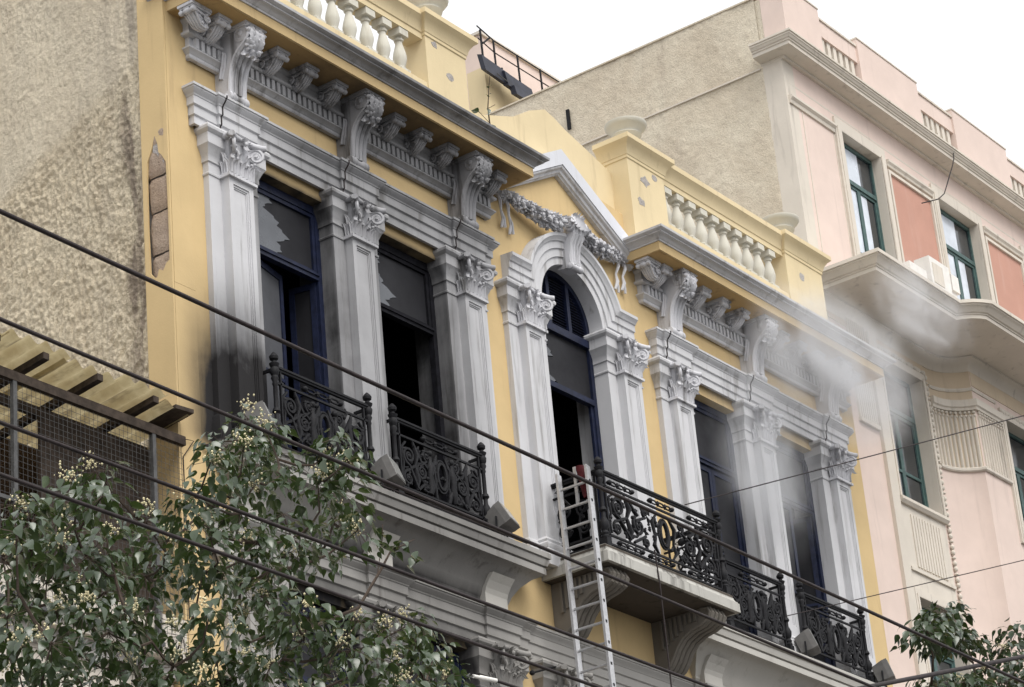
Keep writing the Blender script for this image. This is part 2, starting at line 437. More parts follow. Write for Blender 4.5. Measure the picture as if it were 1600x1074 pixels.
def capital_mesh():
    m = MB()
    m.box(-.24, .24, -.045, .12, 0, .035); m.box(-.225, .225, -.03, .12, .035, .05)
    rows = []
    for i in range(7):
        v = i/6; hw = .185+.03*v**2; yo = -.004-.05*v**2; z = .05+.43*v
        rows.append([(-hw, .12, z), (-hw, yo+.02, z), (-hw+.03, yo, z), (0, yo-.012, z), (hw-.03, yo, z), (hw, yo+.02, z), (hw, .12, z)])
    m.grid(rows)
    for x, h in ((-.135, .2), (0, .22), (.135, .2)): leaf_strip(m, (x, -.01, .045), (0,0,1), (0,-1,0), h, .075, .07)
    for x, h in ((-.07, .32), (.07, .32), (-.185, .3), (.185, .3)): leaf_strip(m, (x, -.012, .05), (0,0,1), (0,-1,0), h, .06, .08)
    for y, h in ((.0, .22), (.08, .2), (.04, .33)): 
        leaf_strip(m, (-.19, y, .045), (0,0,1), (-1,0,0), h, .05, .06); leaf_strip(m, (.19, y, .045), (0,0,1), (1,0,0), h, .05, .06)
    for s in (-1, 1):
        e = Vector((s, -1, 0)).normalized(); nn = Vector((-e.y, e.x, 0)); c = Vector((s*.19, -.085, .36))
        sp = [(.05*s, -.045, .18), (.075*s, -.055, .27), (.10*s, -.06, .33)]+[tuple(p) for p in spiral_dir(c, e, .10, .012, 2.1, PI-.2, -1, 30)]
        m.tube(sp, [.012, .015, .02]+[.024-.011*i/30 for i in range(31)], 6)
        m.tube([c-nn*.005, c+nn*.005], .085, 16); m.tube([c-nn*.035, c+nn*.035], .018, 8)
        ab = [(.04*s, -.055, .505), (.1*s, -.06, .50), (.17*s, -.085, .485), (.235*s, -.12, .475), (.285*s, -.15, .475)]
        m.tube(ab, [.03, .036, .038, .038, .036], 8)
        ab = [(.285*s, -.13, .475), (.25*s, -.06, .485), (.235*s, .02, .5), (.235*s, .12, .5)]
        m.tube(ab, .034, 8)
        for k in range(3):
            m.ball((s*(.06+.06*k), -.07, .2+.03*k), .018)
        leaf_strip(m, (s*.20, -.06, .25), (s*.6,-.2,-1), (0,-1,-.2), .10, .03, .03)
    m.box(-.22, .22, -.03, .12, .47, .555)
    for k in range(7):
        a = PI*(k/6); leaf_strip(m, (0, -.07, .44), (math.cos(a), -.1, math.sin(a)*.9+.1), (0,-1,.1), .095, .03, .03, nv=5)
    leaf_strip(m, (0, -.08, .44), (0,-.2,-1), (0,-1,0), .13, .045, .05)
    m.ball((0, -.105, .445), .03)
    return m
CAP = capital_mesh().mesh('capital', M['orn'], 50)
PIERCAP = [(-.02,16.36),(.012,16.365),(.016,16.385),(.004,16.40),(.004,16.52),(.022,16.53),(.022,16.60),(.03,16.615),(.05,16.665),(.07,16.70),(.085,16.72),(.085,16.85),(.10,16.86),(.125,16.885),(.13,16.915),(.115,16.945),(-.02,16.95)]
def pilaster(ax, z0, zc, top_extra=0, cap=True, mat='white'):
    """pier + panelled pilaster; z0 floor, zc top of shaft (under the astragal)"""
    dz = zc-16.37
    p = MB(); a, b = ax-.41, ax+.41
    p.box(a, b, -.08, .47, z0, zc+.57)
    po = p.build('pier', M[mat], YB)
    MB().sweep([(a, .30), (a, -.08), (b, -.08), (b, .30)], [(d, z+dz) for d, z in PIERCAP]).build('pier_cap', M[mat], po, 30)
    MB().sweep([(a, .30), (a, -.08), (b, -.08), (b, .30)], [(-.02,z0),(.04,z0),(.04,z0+.26),(.03,z0+.28),(.03,z0+.32),(.01,z0+.36),(-.02,z0+.37)]).build('pier_base', M[mat], po, 30)
    s = MB(); hw = .205; y0, y1 = -.07, -.20
    s.box(ax-hw, ax+hw, -.165, y0, z0, zc)
    zb, zt = z0+.55, zc-.07
    def ring(o, i, ya, yb, zb_, zt_):
        s.box(ax-o, ax-i, ya, yb, zb_-.0, zt_); s.box(ax+i, ax+o, ya, yb, zb_, zt_)
    ring(hw, .135, y1, -.165, z0, zc)
    s.box(ax-.135, ax+.135, y1, -.165, zt, zc); s.box(ax-.135, ax+.135, y1, -.165, z0, zb)
    ring(.135, .115, -.186, -.165, zb, zt); s.box(ax-.115, ax+.115, -.186, -.165, zt-.025, zt); s.box(ax-.115, ax+.115, -.186, -.165, zb, zb+.025)
    ring(.115, .10, -.175, -.165, zb+.025, zt-.025); s.box(ax-.10, ax+.10, -.175, -.165, zt-.042, zt-.025)
    so = s.build('pilaster', M[mat], YB)
    bs = MB().sweep([(ax-hw, -.06), (ax-hw, -.20), (ax+hw, -.20), (ax+hw, -.06)], [(-.03,z0),(.07,z0),(.07,z0+.2),(.05,z0+.22),(.065,z0+.25),(.065,z0+.29),(.03,z0+.32),(.04,z0+.35),(.01,z0+.39),(-.03,z0+.40)])
    bs.build('base', M[mat], so, 30)
    if cap: ins('capital', CAP if mat == 'white' else CAPG, so, (ax, -.195, zc))
    return so
CAPG = CAP.copy(); CAPG.materials[0] = M['grey_stone']
for ax in AXES: pilaster(ax, 13.08, 16.37)
for ax in AXES: pilaster(ax, 7.4, 11.26, mat='grey_stone')

# ---- architraves
ARCH = [(-.04,16.935),(.0,16.935),(.0,17.03),(.006,17.035),(.022,17.045),(.022,17.15),(.03,17.155),(.046,17.165),(.046,17.262),(.055,17.27),(.06,17.285),(.085,17.31),(.105,17.335),(.105,17.35),(.12,17.355),(.12,17.385),(-.04,17.395)]
def arch_path(x0, x1, axes, out=.035, hw=.30):
    p = [(x0, .05), (x0, -.085)]
    for a in axes:
        lo, hi = a-.24, a+hw+.08
        p += [(lo, -.085), (lo, -.085-out), (min(hi, x1-.02), -.085-out), (min(hi, x1-.02), -.085)]
    p += [(x1, -.085), (x1, .05)]
    return p
MB().sweep(arch_path(.36, 5.9, AX_L), ARCH).build('architrave', M['white'], YB, 25)
MB().sweep(arch_path(9.78, 15.0, AX_R), ARCH).build('architrave', M['white'], YB, 25)
DZ = -5.12
ARCH2 = [(d, z+DZ) for d, z in ARCH]
MB().sweep(arch_path(.36, 5.95, AX_L), ARCH2).build('lower_architrave', M['grey_stone'], YB, 25)
MB().sweep([(5.9, -.075), (9.7, -.075)], [(d*.8, z-.012) for d, z in ARCH2]).build('lower_architrave', M['grey_stone'], YB, 25)
MB().sweep(arch_path(9.7, 15.2, AX_R), ARCH2).build('lower_architrave', M['grey_stone'], YB, 25)

# ---- arched centre: archivolt that turns level over the piers
PROF = [(0, .05), (0, -.085), (.10, -.085), (.105, -.107), (.21, -.107), (.218, -.13), (.31, -.13), (.318, -.15), (.34, -.16), (.365, -.185), (.375, -.195), (.42, -.195), (.43, .02)]
rows = []
N = 40
for d, y in PROF:
    rr = AR+d; zz = ASP-.03+d if d > .001 else ASP-.03
    a0 = math.asin(min(1, (d-.03)/rr)) if d > .03 else 0
    row = [(6.30, y, ASP-.03+d), (6.5, y, ASP-.03+d)]
    row += [(ACX-rr*math.cos(a0+(PI-2*a0)*i/N), y, ASP+rr*math.sin(a0+(PI-2*a0)*i/N)) for i in range(N+1)]
    row += [(9.0, y, ASP-.03+d), (9.20, y, ASP-.03+d)]
    rows.append(row)
m = MB().grid(rows)
nr, nc = len(rows), len(rows[0]); k = len(m.v)-nr*nc
m.f.append(tuple(k+i*nc for i in range(nr))); m.f.append(tuple(k+i*nc+nc-1 for i in reversed(range(nr))))
m.build('archivolt', M['white'], YB, 30)
# soffit of the arch
ar = arc(ACX, ASP, AR+.002, 0, PI, 32)
MB().grid([[(x, -.08, z) for x, z in ar], [(x, .30, z) for x, z in ar]]).grid([[(ACX+(x-ACX)*1.08, .30, ASP+(z-ASP)*1.08) for x, z in ar], [(x, .30, z) for x, z in ar]]).build('arch_soffit', M['white'], YB, 40)

# ---- main cornices
BED = [(-.03,17.785),(.02,17.785),(.03,17.80),(.03,17.83),(.045,17.84),(.075,17.875),(.085,17.88),(.085,17.90),(.03,17.905),(.03,18.045),(.085,18.05),(.10,18.06),(.10,18.09),(.06,18.095),(.06,18.215),(.075,18.225),(.095,18.25),(.095,18.278),(-.03,18.279)]
CROWN = [(-.04,18.415),(.018,18.415),(.022,18.435),(.035,18.44),(.05,18.455),(.09,18.485),(.115,18.492),(.115,18.508),(.13,18.512),(.165,18.53),(.17,18.56),(-.5,18.60)]
def console_mesh():
    m = MB()
    side = [(.06,.0),(-.10,.0),(-.16,.05),(-.165,.14),(-.17,.26),(-.19,.38),(-.235,.50),(-.31,.60),(-.40,.665),(-.46,.72),(-.475,.79),(-.44,.86),(.06,.87)]
    m.yz([side], -.135, .135)
    fr = [(-.175,.10),(-.178,.2),(-.19,.32),(-.215,.42),(-.265,.52),(-.34,.605),(-.43,.665)]
    for x in (-.105, -.036, .036, .105): m.tube([(x, y+.008, z) for y, z in fr], [.03,.031,.032,.033,.034,.034,.03], 7)
    for s in (-1, 1):
        m.tube([(s*.137, y+.01, z) for y, z in fr]+[(s*.137, -.475, .72), (s*.137, -.48, .79), (s*.137, -.43, .855), (s*.137, -.35, .86), (s*.137, -.29, .80), (s*.137, -.3, .735), (s*.137, -.36, .71)], .018, 6)
        m.ball((s*.145, -.375, .775), .042, .7, 1, 1)
        m.ball((s*.16, -.13, .045), .035, .6, 1, 1)
        leaf_strip(m, (s*.137, -.05, .30), (0,-.25,1), (s,0,0), .42, .07, .02)
    m.lathe([(.03,-.165),(.06,-.16),(.07,-.13),(.062,-.10),(.072,-.08),(.05,-.03),(.05,.03),(.072,.08),(.062,.10),(.07,.13),(.06,.16),(.03,.165)], (0,-.15,.045), 14, 'x')
    m.lathe([(.085,-.15),(.10,-.145),(.10,.145),(.085,.15)], (0,-.375,.775), 16, 'x')
    # acanthus over the bulge
    for x, w, h in ((0, .085, .40), (-.085, .065, .34), (.085, .065, .34)):
        pts = [(-.40,.88),(-.475,.85),(-.505,.79),(-.50,.72),(-.455,.655),(-.39,.60),(-.36,.545),(-.385,.51),(-.42,.515)]
        rows = []
        for i in range(25):
            t = i/24*(len(pts)-1); k = min(int(t), len(pts)-2); q = t-k
            y = pts[k][0]*(1-q)+pts[k+1][0]*q; z = pts[k][1]*(1-q)+pts[k+1][1]*q
            v = i/24; ww = w*(1-.55*v**2)*(1-.3*abs(math.sin(v*PI*4)))
            rows.append([(x+u*ww, y-.02*(1-abs(u))-.016*math.sin(v*PI*8+abs(u)*4)*abs(u), z-.012*abs(u)) for u in (-1,-.7,-.4,0,.4,.7,1)])
        m.grid(rows)
    rk = random.Random(3)
    for k in range(60):
        v = rk.random(); x = rk.uniform(-.15, .15); i = v*(len(fr)-3)+2.6
        a = v*1.9; m.ball((x, -.36-.13*math.cos(a*.9-.5), .88-.3*v), rk.uniform(.014, .034), 1, 1.2, 1, 6, 4)
    m.box(-.17, .17, -.47, .05, .845, .875); m.box(-.185, .185, -.50, .05, .875, .905)
    return m
CONS = console_mesh().mesh('console', M['orn'], 45)
def modillion_mesh():
    m = MB()
    m.box(-.115, .115, -.315, .02, -.035, 0); m.box(-.10, .10, -.295, .02, -.055, -.035)
    stn = [(.02,-.21,.055),(-.05,-.238,.062),(-.11,-.222,.072),(-.17,-.168,.084),(-.22,-.118,.092),(-.262,-.07,.095)]
    m.grid([[(-w, y, -.05), (-w*.85, y, zb+.03), (-w*.4, y, zb-.004), (0, y, zb-.02), (w*.4, y, zb-.004), (w*.85, y, zb+.03), (w, y, -.05)] for y, zb, w in stn])
    for u in (-.8, -.42, 0, .42, .8):
        m.tube([(u*w+.006*math.sin(i*2.2), y, zb-.012+.03*u*u) for i, (y, zb, w) in enumerate(stn)], [.010,.017,.013,.018,.012,.008], 5)
    for s in (-1, 1):
        for i in range(1, 5):
            y, zb, w = stn[i]; m.ball((s*w*.95, y+.01, zb+.03), .022, .8, 1.2, .9, 6, 4)
    m.lathe([(.012,-.115),(.03,-.11),(.036,-.08),(.022,-.05),(.034,-.035),(.038,0),(.034,.035),(.022,.05),(.036,.08),(.03,.11),(.012,.115)], (0,-.27,-.085), 10, 'x')
    for s in (-1, 1):
        m.tube(spiral((s*.088, -.03, -.13), .06, .01, 1.5, PI/2, 1, 16, 'yz'), .014, 5)
        m.ball((s*.09, -.03, -.13), .02); m.tube([(s*.088,-.09,-.10),(s*.088,-.15,-.10),(s*.088,-.21,-.075)], .014, 5)
    return m
MODI = modillion_mesh().mesh('modillion', M['orn'], 45)
def cornice(xa, xb, c0, c1, axes, mods):
    """c0..c1 corona, xa..xb bed mould"""
    cor = MB().box(c0, c1, -.63, .02, 18.285, 18.42).build('corona', M['yellow'], YB)
    MB().box(c0+.03, c1-.03, -.60, .0, 18.2805, 18.2845).build('soffit', M['yellow_shaded_sooty'], cor)
    MB().sweep([(c0, .2), (c0, -.63), (c1, -.63), (c1, .2)], CROWN).build('crown_moulding', M['white'], cor, 25)
    bed = MB().sweep([(xa, .02), (xa, -.05), (xb, -.05), (xb, .02)], BED).build('bed_moulding', M['white'], YB, 25)
    d = MB(); x = xa+.03
    while x < xb-.05:
        if all(abs(x-a) > .17 for a in axes): d.box(x, x+.055, -.135, -.075, 17.905, 18.04)
        x += .094
    kind(d.build('dentils', M['white'], bed), 'stuff')
    for a in axes: ins('console', CONS, YB, (a, -.045, 17.385))
    for x in mods: ins('modillion', MODI, YB, (x, -.115, 18.280))
    ins('modillion', MODI, YB, (xa+.0, -.29, 18.280), rz=-PI/2)
cornice(.36, 6.02, .04, 6.31, AX_L, (.58, 1.60, 2.13, 2.67, 3.80, 4.33, 4.87, 5.90))
cornice(9.62, 15.22, 9.27, 15.57, AX_R, (9.79, 10.80, 11.32, 11.84, 12.96, 13.47, 13.99, 15.08))

# ---- pediment over the arch, gable behind it
sl = math.atan(.54); AP = (7.78, 19.10)
def rake(prof, name, mat, xl=6.2, xr=9.42):
    rows = []
    for d, y in prof:   # d = vertical offset
        rows.append([(xl, y, AP[1]-(AP[0]-xl)*.54+d), (AP[0], y, AP[1]+d), (xr, y, AP[1]-(xr-AP[0])*.54+d)])
    m = MB().grid(rows); n = len(rows)
    m.f.append(tuple(i*3 for i in range(n))); m.f.append(tuple(i*3+2 for i in reversed(range(n))))
    return m.build(name, mat, YB, 20)
rake([(0,.02),(0,-.05),(.02,-.06),(.03,-.085),(.07,-.10),(.085,-.13),(.10,-.14),(.125,-.14),(.125,.02)], 'raking_moulding', M['white'])
rake([(.127,.05),(.127,-.155),(.36,-.155),(.40,.10)], 'raking_band', M['white2'])
MB().xz([[(5.9,18.3),(9.7,18.3),(9.7,19.1),(AP[0],19.25),(5.9,18.6)]], .01, .3).build('tympanum', M['yellow'], YB)
MB().xz([[(5.5,18.5),(10.1,18.5),(10.1,19.66),(8.92,19.96),(8.35,20.10),(8.1,20.19),(7.89,20.235),(7.5,20.06),(7.09,19.80),(6.4,19.55),(5.5,19.4)]], .12, .5).build('attic_gable', M['cream_yellow'], YB)

# ---- keystone and garland
ks = MB()
ks.yz([[(.0,17.62),(-.17,17.60),(-.21,17.66),(-.20,17.8),(-.22,17.95),(-.30,18.08),(-.34,18.18),(-.30,18.30),(.0,18.34)]], ACX-.12, ACX+.12)
for x in (-.085, -.03, .03, .085): ks.tube([(ACX+x,-.205,17.66),(ACX+x,-.205,17.8),(ACX+x*1.1,-.23,17.95),(ACX+x*1.2,-.31,18.08)], .026, 6)
ks.lathe([(.02,-.14),(.045,-.13),(.05,-.09),(.035,-.05),(.045,0),(.035,.05),(.05,.09),(.045,.13),(.02,.14)], (ACX,-.2,17.62), 12, 'x')
for s in (-1, 1):
    ks.tube(spiral((ACX+s*.14, -.26, 18.2), .11, .015, 1.8, PI/2, 1, 22, 'yz'), .022, 6); ks.ball((ACX+s*.15, -.26, 18.2), .035)
rk = random.Random(11)
ks.lathe([(.06,-.15),(.085,-.14),(.075,-.05),(.085,0),(.075,.05),(.085,.14),(.06,.15)], (ACX,-.25,18.24), 14, 'x')
for k in range(7):
    a = -1.0+2.0*k/6; leaf_strip(ks, (ACX+math.sin(a)*.10, -.30, 18.34), (math.sin(a)*.7, -.12, -1), (0,-1,.1), .30-.05*abs(a), .055, .05)
    leaf_strip(ks, (ACX+math.sin(a)*.06, -.29, 18.30), (math.sin(a), -.25, .35), (0,-1,.4), .10, .05, .03, nv=5)
ko = ks.build('keystone', M['orn'], YB, 45)
def garland(path, rad, seed, n):
    g = MB(); rk = random.Random(seed); P = [Vector(p) for p in path]
    for k in range(n):
        t = rk.random(); i = t*(len(P)-1); j = min(int(i), len(P)-2); q = i-j
        c = P[j].lerp(P[j+1], q); d = (P[j+1]-P[j]).normalized(); r = rad[j]*(1-q)+rad[j+1]*q
        a = rk.uniform(-.3, PI+.3); nrm = Vector((0,-1,0))*math.sin(a)+d.cross(Vector((0,1,0)))*math.cos(a)
        base = c+nrm*r*rk.uniform(.45, .8)
        if rk.random() < .62:
            leaf_strip(g, base, (d*(1 if P[0].x < P[-1].x else 1)*rk.choice((1,1,1,-1))+nrm*.12).normalized(), nrm, rk.uniform(.07,.11), rk.uniform(.016,.028), .025, nv=4, lob=1)
        else: g.ball(base+nrm*r*.25, rk.uniform(.018,.036), 1, 1, 1, 6, 4)
    g.tube(P, [r*.75 for r in rad], 8)
    return g
gl = [(6.28,-.05,18.28),(6.5,-.08,18.27),(6.75,-.11,18.22),(7.0,-.14,18.17),(7.25,-.17,18.16),(7.5,-.2,18.2)]
gr = [(2*ACX-x, y, z) for x, y, z in gl]
for pth, sd in ((gl, 4), (gr, 8)):
    go = garland(pth, [.03,.07,.10,.115,.12,.11], sd, 480).build('garland', M['orn'], YB, 40)
    s = -1 if pth is gl else 1; rb = MB()
    for dx, ln in ((0, .46), (.17, .5)):
        x0 = pth[0][0]-s*dx; z0 = pth[0][2]-.02
        rb.tube([(x0, -.06, z0), (x0-s*.02, -.08, z0-ln*.25), (x0-s*.06, -.05, z0-ln*.5), (x0-s*.07, -.07, z0-ln*.75), (x0-s*.12, -.05, z0-ln)], [.014,.026,.016,.028,.02], 6)
        rb.tube([(x0-s*.07, -.07, z0-ln*.72), (x0-s*.05, -.06, z0-ln*.88), (x0-s*.04, -.05, z0-ln*1.05)], [.014,.02,.02], 6)
    rb.tube([(pth[0][0], -.05, pth[0][2]), (pth[0][0]-s*.1+s*.2, -.06, pth[0][2]+.1), (pth[0][0]+s*.12, -.05, pth[0][2]+.2), (pth[0][0]+s*.1, -.05, pth[0][2]+.34)], [.02,.03,.02,.022], 6)
    for k in range(5): leaf_strip(rb, (pth[0][0]+s*.1, -.04, pth[0][2]+.05+.06*k), (s*(-1)**k,0,.5), (0,-1,0), .1, .03, .03, nv=4)
    rb.build('ribbon', M['orn'], go, 40)

# ---- parapet balustrades
BPROF = [(.085,0),(.085,.05),(.065,.055),(.075,.085),(.06,.10),(.075,.15),(.09,.21),(.092,.25),(.08,.32),(.058,.40),(.045,.45),(.043,.475),(.062,.485),(.066,.505),(.05,.52),(.05,.545),(.085,.555)]
bm_ = MB().lathe(BPROF[2:-1], (0,0,0), 14); bm_.box(-.09,.09,-.09,.09,0,.055); bm_.box(-.092,.092,-.092,.092,.545,.64)
BAL = bm_.mesh('baluster', M['baluster'], 40)
def pedestal(x0, x1, par, top=20.30):
    p = MB().box(x0, x1, -.17, .30, 18.5, top-.1).build('pedestal', M['cream_yellow'], par)
    MB().sweep([(x0, .30), (x0, -.17), (x1, -.17), (x1, .30)], [(-.03,top-.34),(.0,top-.34),(.015,top-.33),(.015,top-.29),(.025,top-.28),(.045,top-.20),(.09,top-.13),(.13,top-.10),(.14,top-.09),(.14,top-.02),(-.03,top+.02)]).build('pedestal_cap', M['cream_yellow'], p, 30)
    MB().box(x0-.02, x1+.02, -.19, .32, top-.0, top+.03).build('cap_slab', M['cream_yellow'], p)
RAILP = [(-.08,19.92),(.10,19.92),(.10,20.0),(.115,20.01),(.125,20.06),(.16,20.14),(.20,20.18),(.21,20.19),(.21,20.27),(-.08,20.29)]
def balustrade(name, x0, x1, b0, pitch, nb, peds):
    o = MB().box(x0, x1, -.15, .2, 18.5, 19.27).build('parapet_base', M['cream_yellow'], YB)
    MB().sweep([(x0, -.06), (x1, -.06)], [(d-.03 if d > 0 else d, z) for d, z in RAILP]).box(x0+.001, x1-.001, .021, .14, 19.925, 20.28).build('parapet_rail', M['cream_yellow'], o, 30)
    for k in range(nb): ins('baluster', BAL, o, (b0+pitch*k, -.03, 19.275))
    for a, b in peds: pedestal(a, b, o)
balustrade('left', .2, 5.6, 1.40, .335, 10, ((.1, 1.1), (4.80, 5.66)))
balustrade('right', 9.5, 14.9, 10.56, .32, 10, ((9.44, 10.38), (13.75, 14.86)))
URN = MB().lathe([(.0,0),(.17,0),(.17,.04),(.10,.07),(.09,.11),(.15,.16),(.20,.22),(.22,.25),(.20,.27),(.21,.30),(.28,.36),(.31,.40),(.31,.43),(.27,.43),(.2,.36),(0,.34)], (0,0,0), 20).mesh('urn', M['baluster'], 40)
for x, lb in ((9.92, 'plaster bowl urn on the parapet pedestal beside the white pediment'), (14.2, 'plaster bowl urn on the parapet pedestal next to the pink building'), (5.22, 'plaster bowl urn cut off by the top edge above the left balustrade')):
    tag(link('urn', URN, None, (x, .08, 20.335)), lb, 'urn', 'urns along the parapet')
rk = random.Random(31)
for x, z, r in ((9.62, 20.06, .07), (9.86, 19.74, .09), (10.12, 19.9, .06), (9.7, 19.35, .08), (10.2, 20.13, .05), (5.0, 19.9, .06), (5.3, 19.55, .07), (14.2, 19.7, .08), (14.5, 20.0, .05)):
    pl = [(x+r*(.6+.6*rk.random())*math.cos(2*PI*k/9)*1.3, z+r*(.5+.6*rk.random())*math.sin(2*PI*k/9)) for k in range(9)]
    MB().xz([pl], -.173, -.168).build('bare_plaster_patch', M['mortar'], YB)

# ---- sill ledges with their cove, blocks below
LEDGE = [(-.02,12.36),(.03,12.36),(.05,12.39),(.05,12.42),(.07,12.45),(.10,12.53),(.18,12.65),(.28,12.74),(.37,12.795),(.42,12.805),(.42,12.885),(.40,12.89),(.40,12.905),(.435,12.91),(.445,12.945),(.455,12.985),(.445,12.99),(.445,13.0),(.475,13.005),(.475,13.07),(-.02,13.085)]
for x0, x1 in ((.98, 5.62), (9.9, 14.95)):
    MB().sweep([(x0, .02), (x0, -.001), (x1, -.001), (x1, .02)], LEDGE).build('sill_ledge', M['grey_stone'] if x0 < 5 else M['ledge_white'], YB, 25)
for ax in AX_L+AX_R:
    MB().yz([[(.01,12.235),(-.13,12.235),(-.13,12.46),(-.15,12.52),(-.20,12.60),(-.27,12.68),(.01,12.68)]], ax-.22, ax+.22).build('ledge_block', M['ledge_white'], YB)

# ---- centre balcony
bal = MB().sweep([(6.62, .03), (6.62, -.93), (9.5, -.93), (9.5, .03)], [(-.5,12.965),(.075,12.965),(.075,13.085),(.06,13.09),(.06,13.105),(.04,13.12),(.025,13.15),(.025,13.165),(.0,13.17),(.0,13.215),(-.5,13.22)])
BALC = bal.build('balcony_slab', M['edge_stone'], YB, 25)
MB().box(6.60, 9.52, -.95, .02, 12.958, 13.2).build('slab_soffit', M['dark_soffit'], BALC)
for bx in (6.92, 9.16):
    m = MB(); pr = [(.02,12.955),(-.80,12.955),(-.87,12.93),(-.895,12.87),(-.86,12.80),(-.76,12.755),(-.60,12.72),(-.46,12.65),(-.36,12.54),(-.29,12.42),(-.22,12.33),(-.12,12.28),(.02,12.28)]
    m.yz([pr], bx-.19, bx+.19)
    fr = [(-.76,12.95),(-.87,12.93),(-.90,12.87),(-.865,12.795),(-.76,12.745),(-.60,12.71),(-.455,12.64),(-.35,12.53),(-.28,12.41),(-.21,12.32),(-.12,12.27)]
    for u in (-.14, -.05, .05, .14): m.tube([(bx+u, y, z) for y, z in fr], .042, 8)
    for s in (-1, 1):
        m.tube([(bx+s*.19, y, z) for y, z in fr], .022, 6)
        for k in range(8):
            y = -.70+.075*k; zb = 12.82-.0*k if y < -.5 else 12.75-.55*(y+.5)
            m.box(bx+s*.19-.03, bx+s*.19+.03, y, y+.036, max(zb-.02, 12.5), 12.93)
    m.build('balcony_bracket', M['shaded_stone'], YB, 35)

# ---- wrought iron railings
def panel_shapes(m, U, mp, figures, v0=.17, v1=.78, rich=True):
    def tb(pts, r, n=6): m.tube([mp(u, v) for u, v in pts], [q*1.25 for q in r] if isinstance(r, list) else r*1.25, n)
    def bl(u, v, r):
        p = mp(u, v); m.ball(p, r, 1, 1, 1, 6, 4)
    def sp(cu, cv, r0, turns, a0, d, r=.015, tail=None, n=22):
        pts = [(x, z) for x, _, z in spiral((cu, 0, cv), r0, .02, turns, a0, d, n)]
        if tail: pts = [tail]+pts
        k = len(pts); tb(pts, [r*(1.15-.4*i/k) for i in range(k)]); bl(cu, cv, .028)
        a = a0+d*2.2; bl(cu+r0*.9*math.cos(a), cv+r0*.9*math.sin(a), r*1.6)
    h = U/2; vm = (v0+v1)/2
    for s in (-1, 1):
        c = lambda f: h+s*h*f
        # ring of the oval, shared by both halves
        tb([(h+s*.085*math.sin(PI*i/10), vm+.165*math.cos(PI*i/10)) for i in range(11)], .022)
        tb([(h+s*.125*math.sin(PI*i/10), vm+.205*math.cos(PI*i/10)) for i in range(11)], .012)
        sp(c(.80), vm+.10, .145 if h > 1 else .12, 1.9, -PI/2 if s > 0 else -PI/2, s, .019, (c(.62), v0+.03))
        sp(c(.84), v0+.12, .095, 1.5, PI/2, -s, .016, (c(.66), vm))
        tb([(c(.95), v0+.02), (c(.97), v0+.15), (c(.93), v0+.3), (c(.96), v1-.12), (c(.86), v1-.04)], .014)
        f1 = .46 if rich else .50
        sp(c(f1), vm-.04, .135 if h > 1 else .11, 1.9, PI/2, -s, .018, (c(f1+.16), v1-.05))
        sp(c(f1-.14), v1-.11, .075, 1.5, -PI/2, s, .014, (c(f1+.05), vm+.02))
        sp(c(f1-.12), v0+.09, .075, 1.5, PI/2, -s, .014, (c(f1+.1), v0+.02))
        tb([(c(.64), v0+.01), (c(.60), v0+.14), (c(.66), vm), (c(.60), vm+.14), (c(.68), v1)], [.012,.03,.018,.03,.012])
        tb([(c(.13), v0), (c(.2), v0+.1), (c(.16), vm-.1), (c(.2), vm+.12), (c(.1), v1-.05)], [.012,.022,.014,.022,.012])
        rk = random.Random(int(U*100)+s)
        for k in range(34 if rich else 22):
            u = c(rk.uniform(.08, .95)); v = rk.uniform(v0+.03, v1-.03); bl(u, v, rk.uniform(.014, .03))
            a = rk.uniform(0, 2*PI); L = rk.uniform(.05, .11); tb([(u, v), (u+L*.5*math.cos(a), v+L*.5*math.sin(a)), (u+L*math.cos(a+.5), v+L*math.sin(a+.5))], [.008,.02,.005], 5)
        if figures:
            fu = c(.27)
            tb([(fu+s*.03, v0+.02), (fu, v0+.14), (fu+s*.015, v0+.26), (fu, v0+.36), (fu, v0+.44), (fu, v0+.50)], [.03,.045,.033,.05,.022,.02], 8); bl(fu, v0+.545, .042)
            tb([(fu, v0+.40), (fu-s*.09, v0+.44), (fu-s*.12, v0+.54)], [.024,.02,.014]); tb([(fu, v0+.40), (fu+s*.08, v0+.34), (fu+s*.15, v0+.40)], [.024,.02,.014])
            tb([(fu, v0+.16), (fu-s*.06, v0+.1), (fu-s*.08, v0)], [.035,.028,.016])
def chain(m, mp, u0, L, vc, h):
    def tb(pts, r): m.tube([mp(u, v) for u, v in pts], r, 5)
    n = 3
    for k in range(n):
        u = u0+L*(k+.5)/n; w = L/n*.42
        tb([(u-w, vc), (u-w*.5, vc+h*.55), (u+w*.5, vc+h*.55), (u+w, vc), (u+w*.5, vc-h*.55), (u-w*.5, vc-h*.55), (u-w, vc)], .012)
        m.ball(mp(u-w, vc), .026, 1, 1, 1, 6, 4); m.ball(mp(u-w*1.0, vc+h*.5), .018, 1, 1, 1, 6, 4); m.ball(mp(u-w, vc-h*.5), .018, 1, 1, 1, 6, 4)
    m.ball(mp(u0+L, vc), .032, 1.3, 1.3, 1, 6, 4); m.ball(mp(u0, vc), .032, 1.3, 1.3, 1, 6, 4)
pm = MB()
pm.box(-.05,.05,-.05,.05,0,.10)
pm.lathe([(.05,.10),(.055,.12),(.04,.14),(.05,.17),(.035,.20),(.055,.25),(.06,.30),(.045,.34),(.028,.38),(.026,.78),(.035,.80),(.028,.83),(.045,.87),(.035,.90),(.05,.93),(.055,.97),(.04,1.0),(.055,1.03),(.06,1.045),(.03,1.06),(.025,1.08),(.05,1.10),(.055,1.13),(.035,1.16),(.012,1.185),(.0,1.19)], (0,0,0), 10)
pm.lathe([(.035,.0),(.05,.02),(.035,.06)], (0,0,.45), 10)
POST = pm.mesh('railing_post', M['iron'], 40)
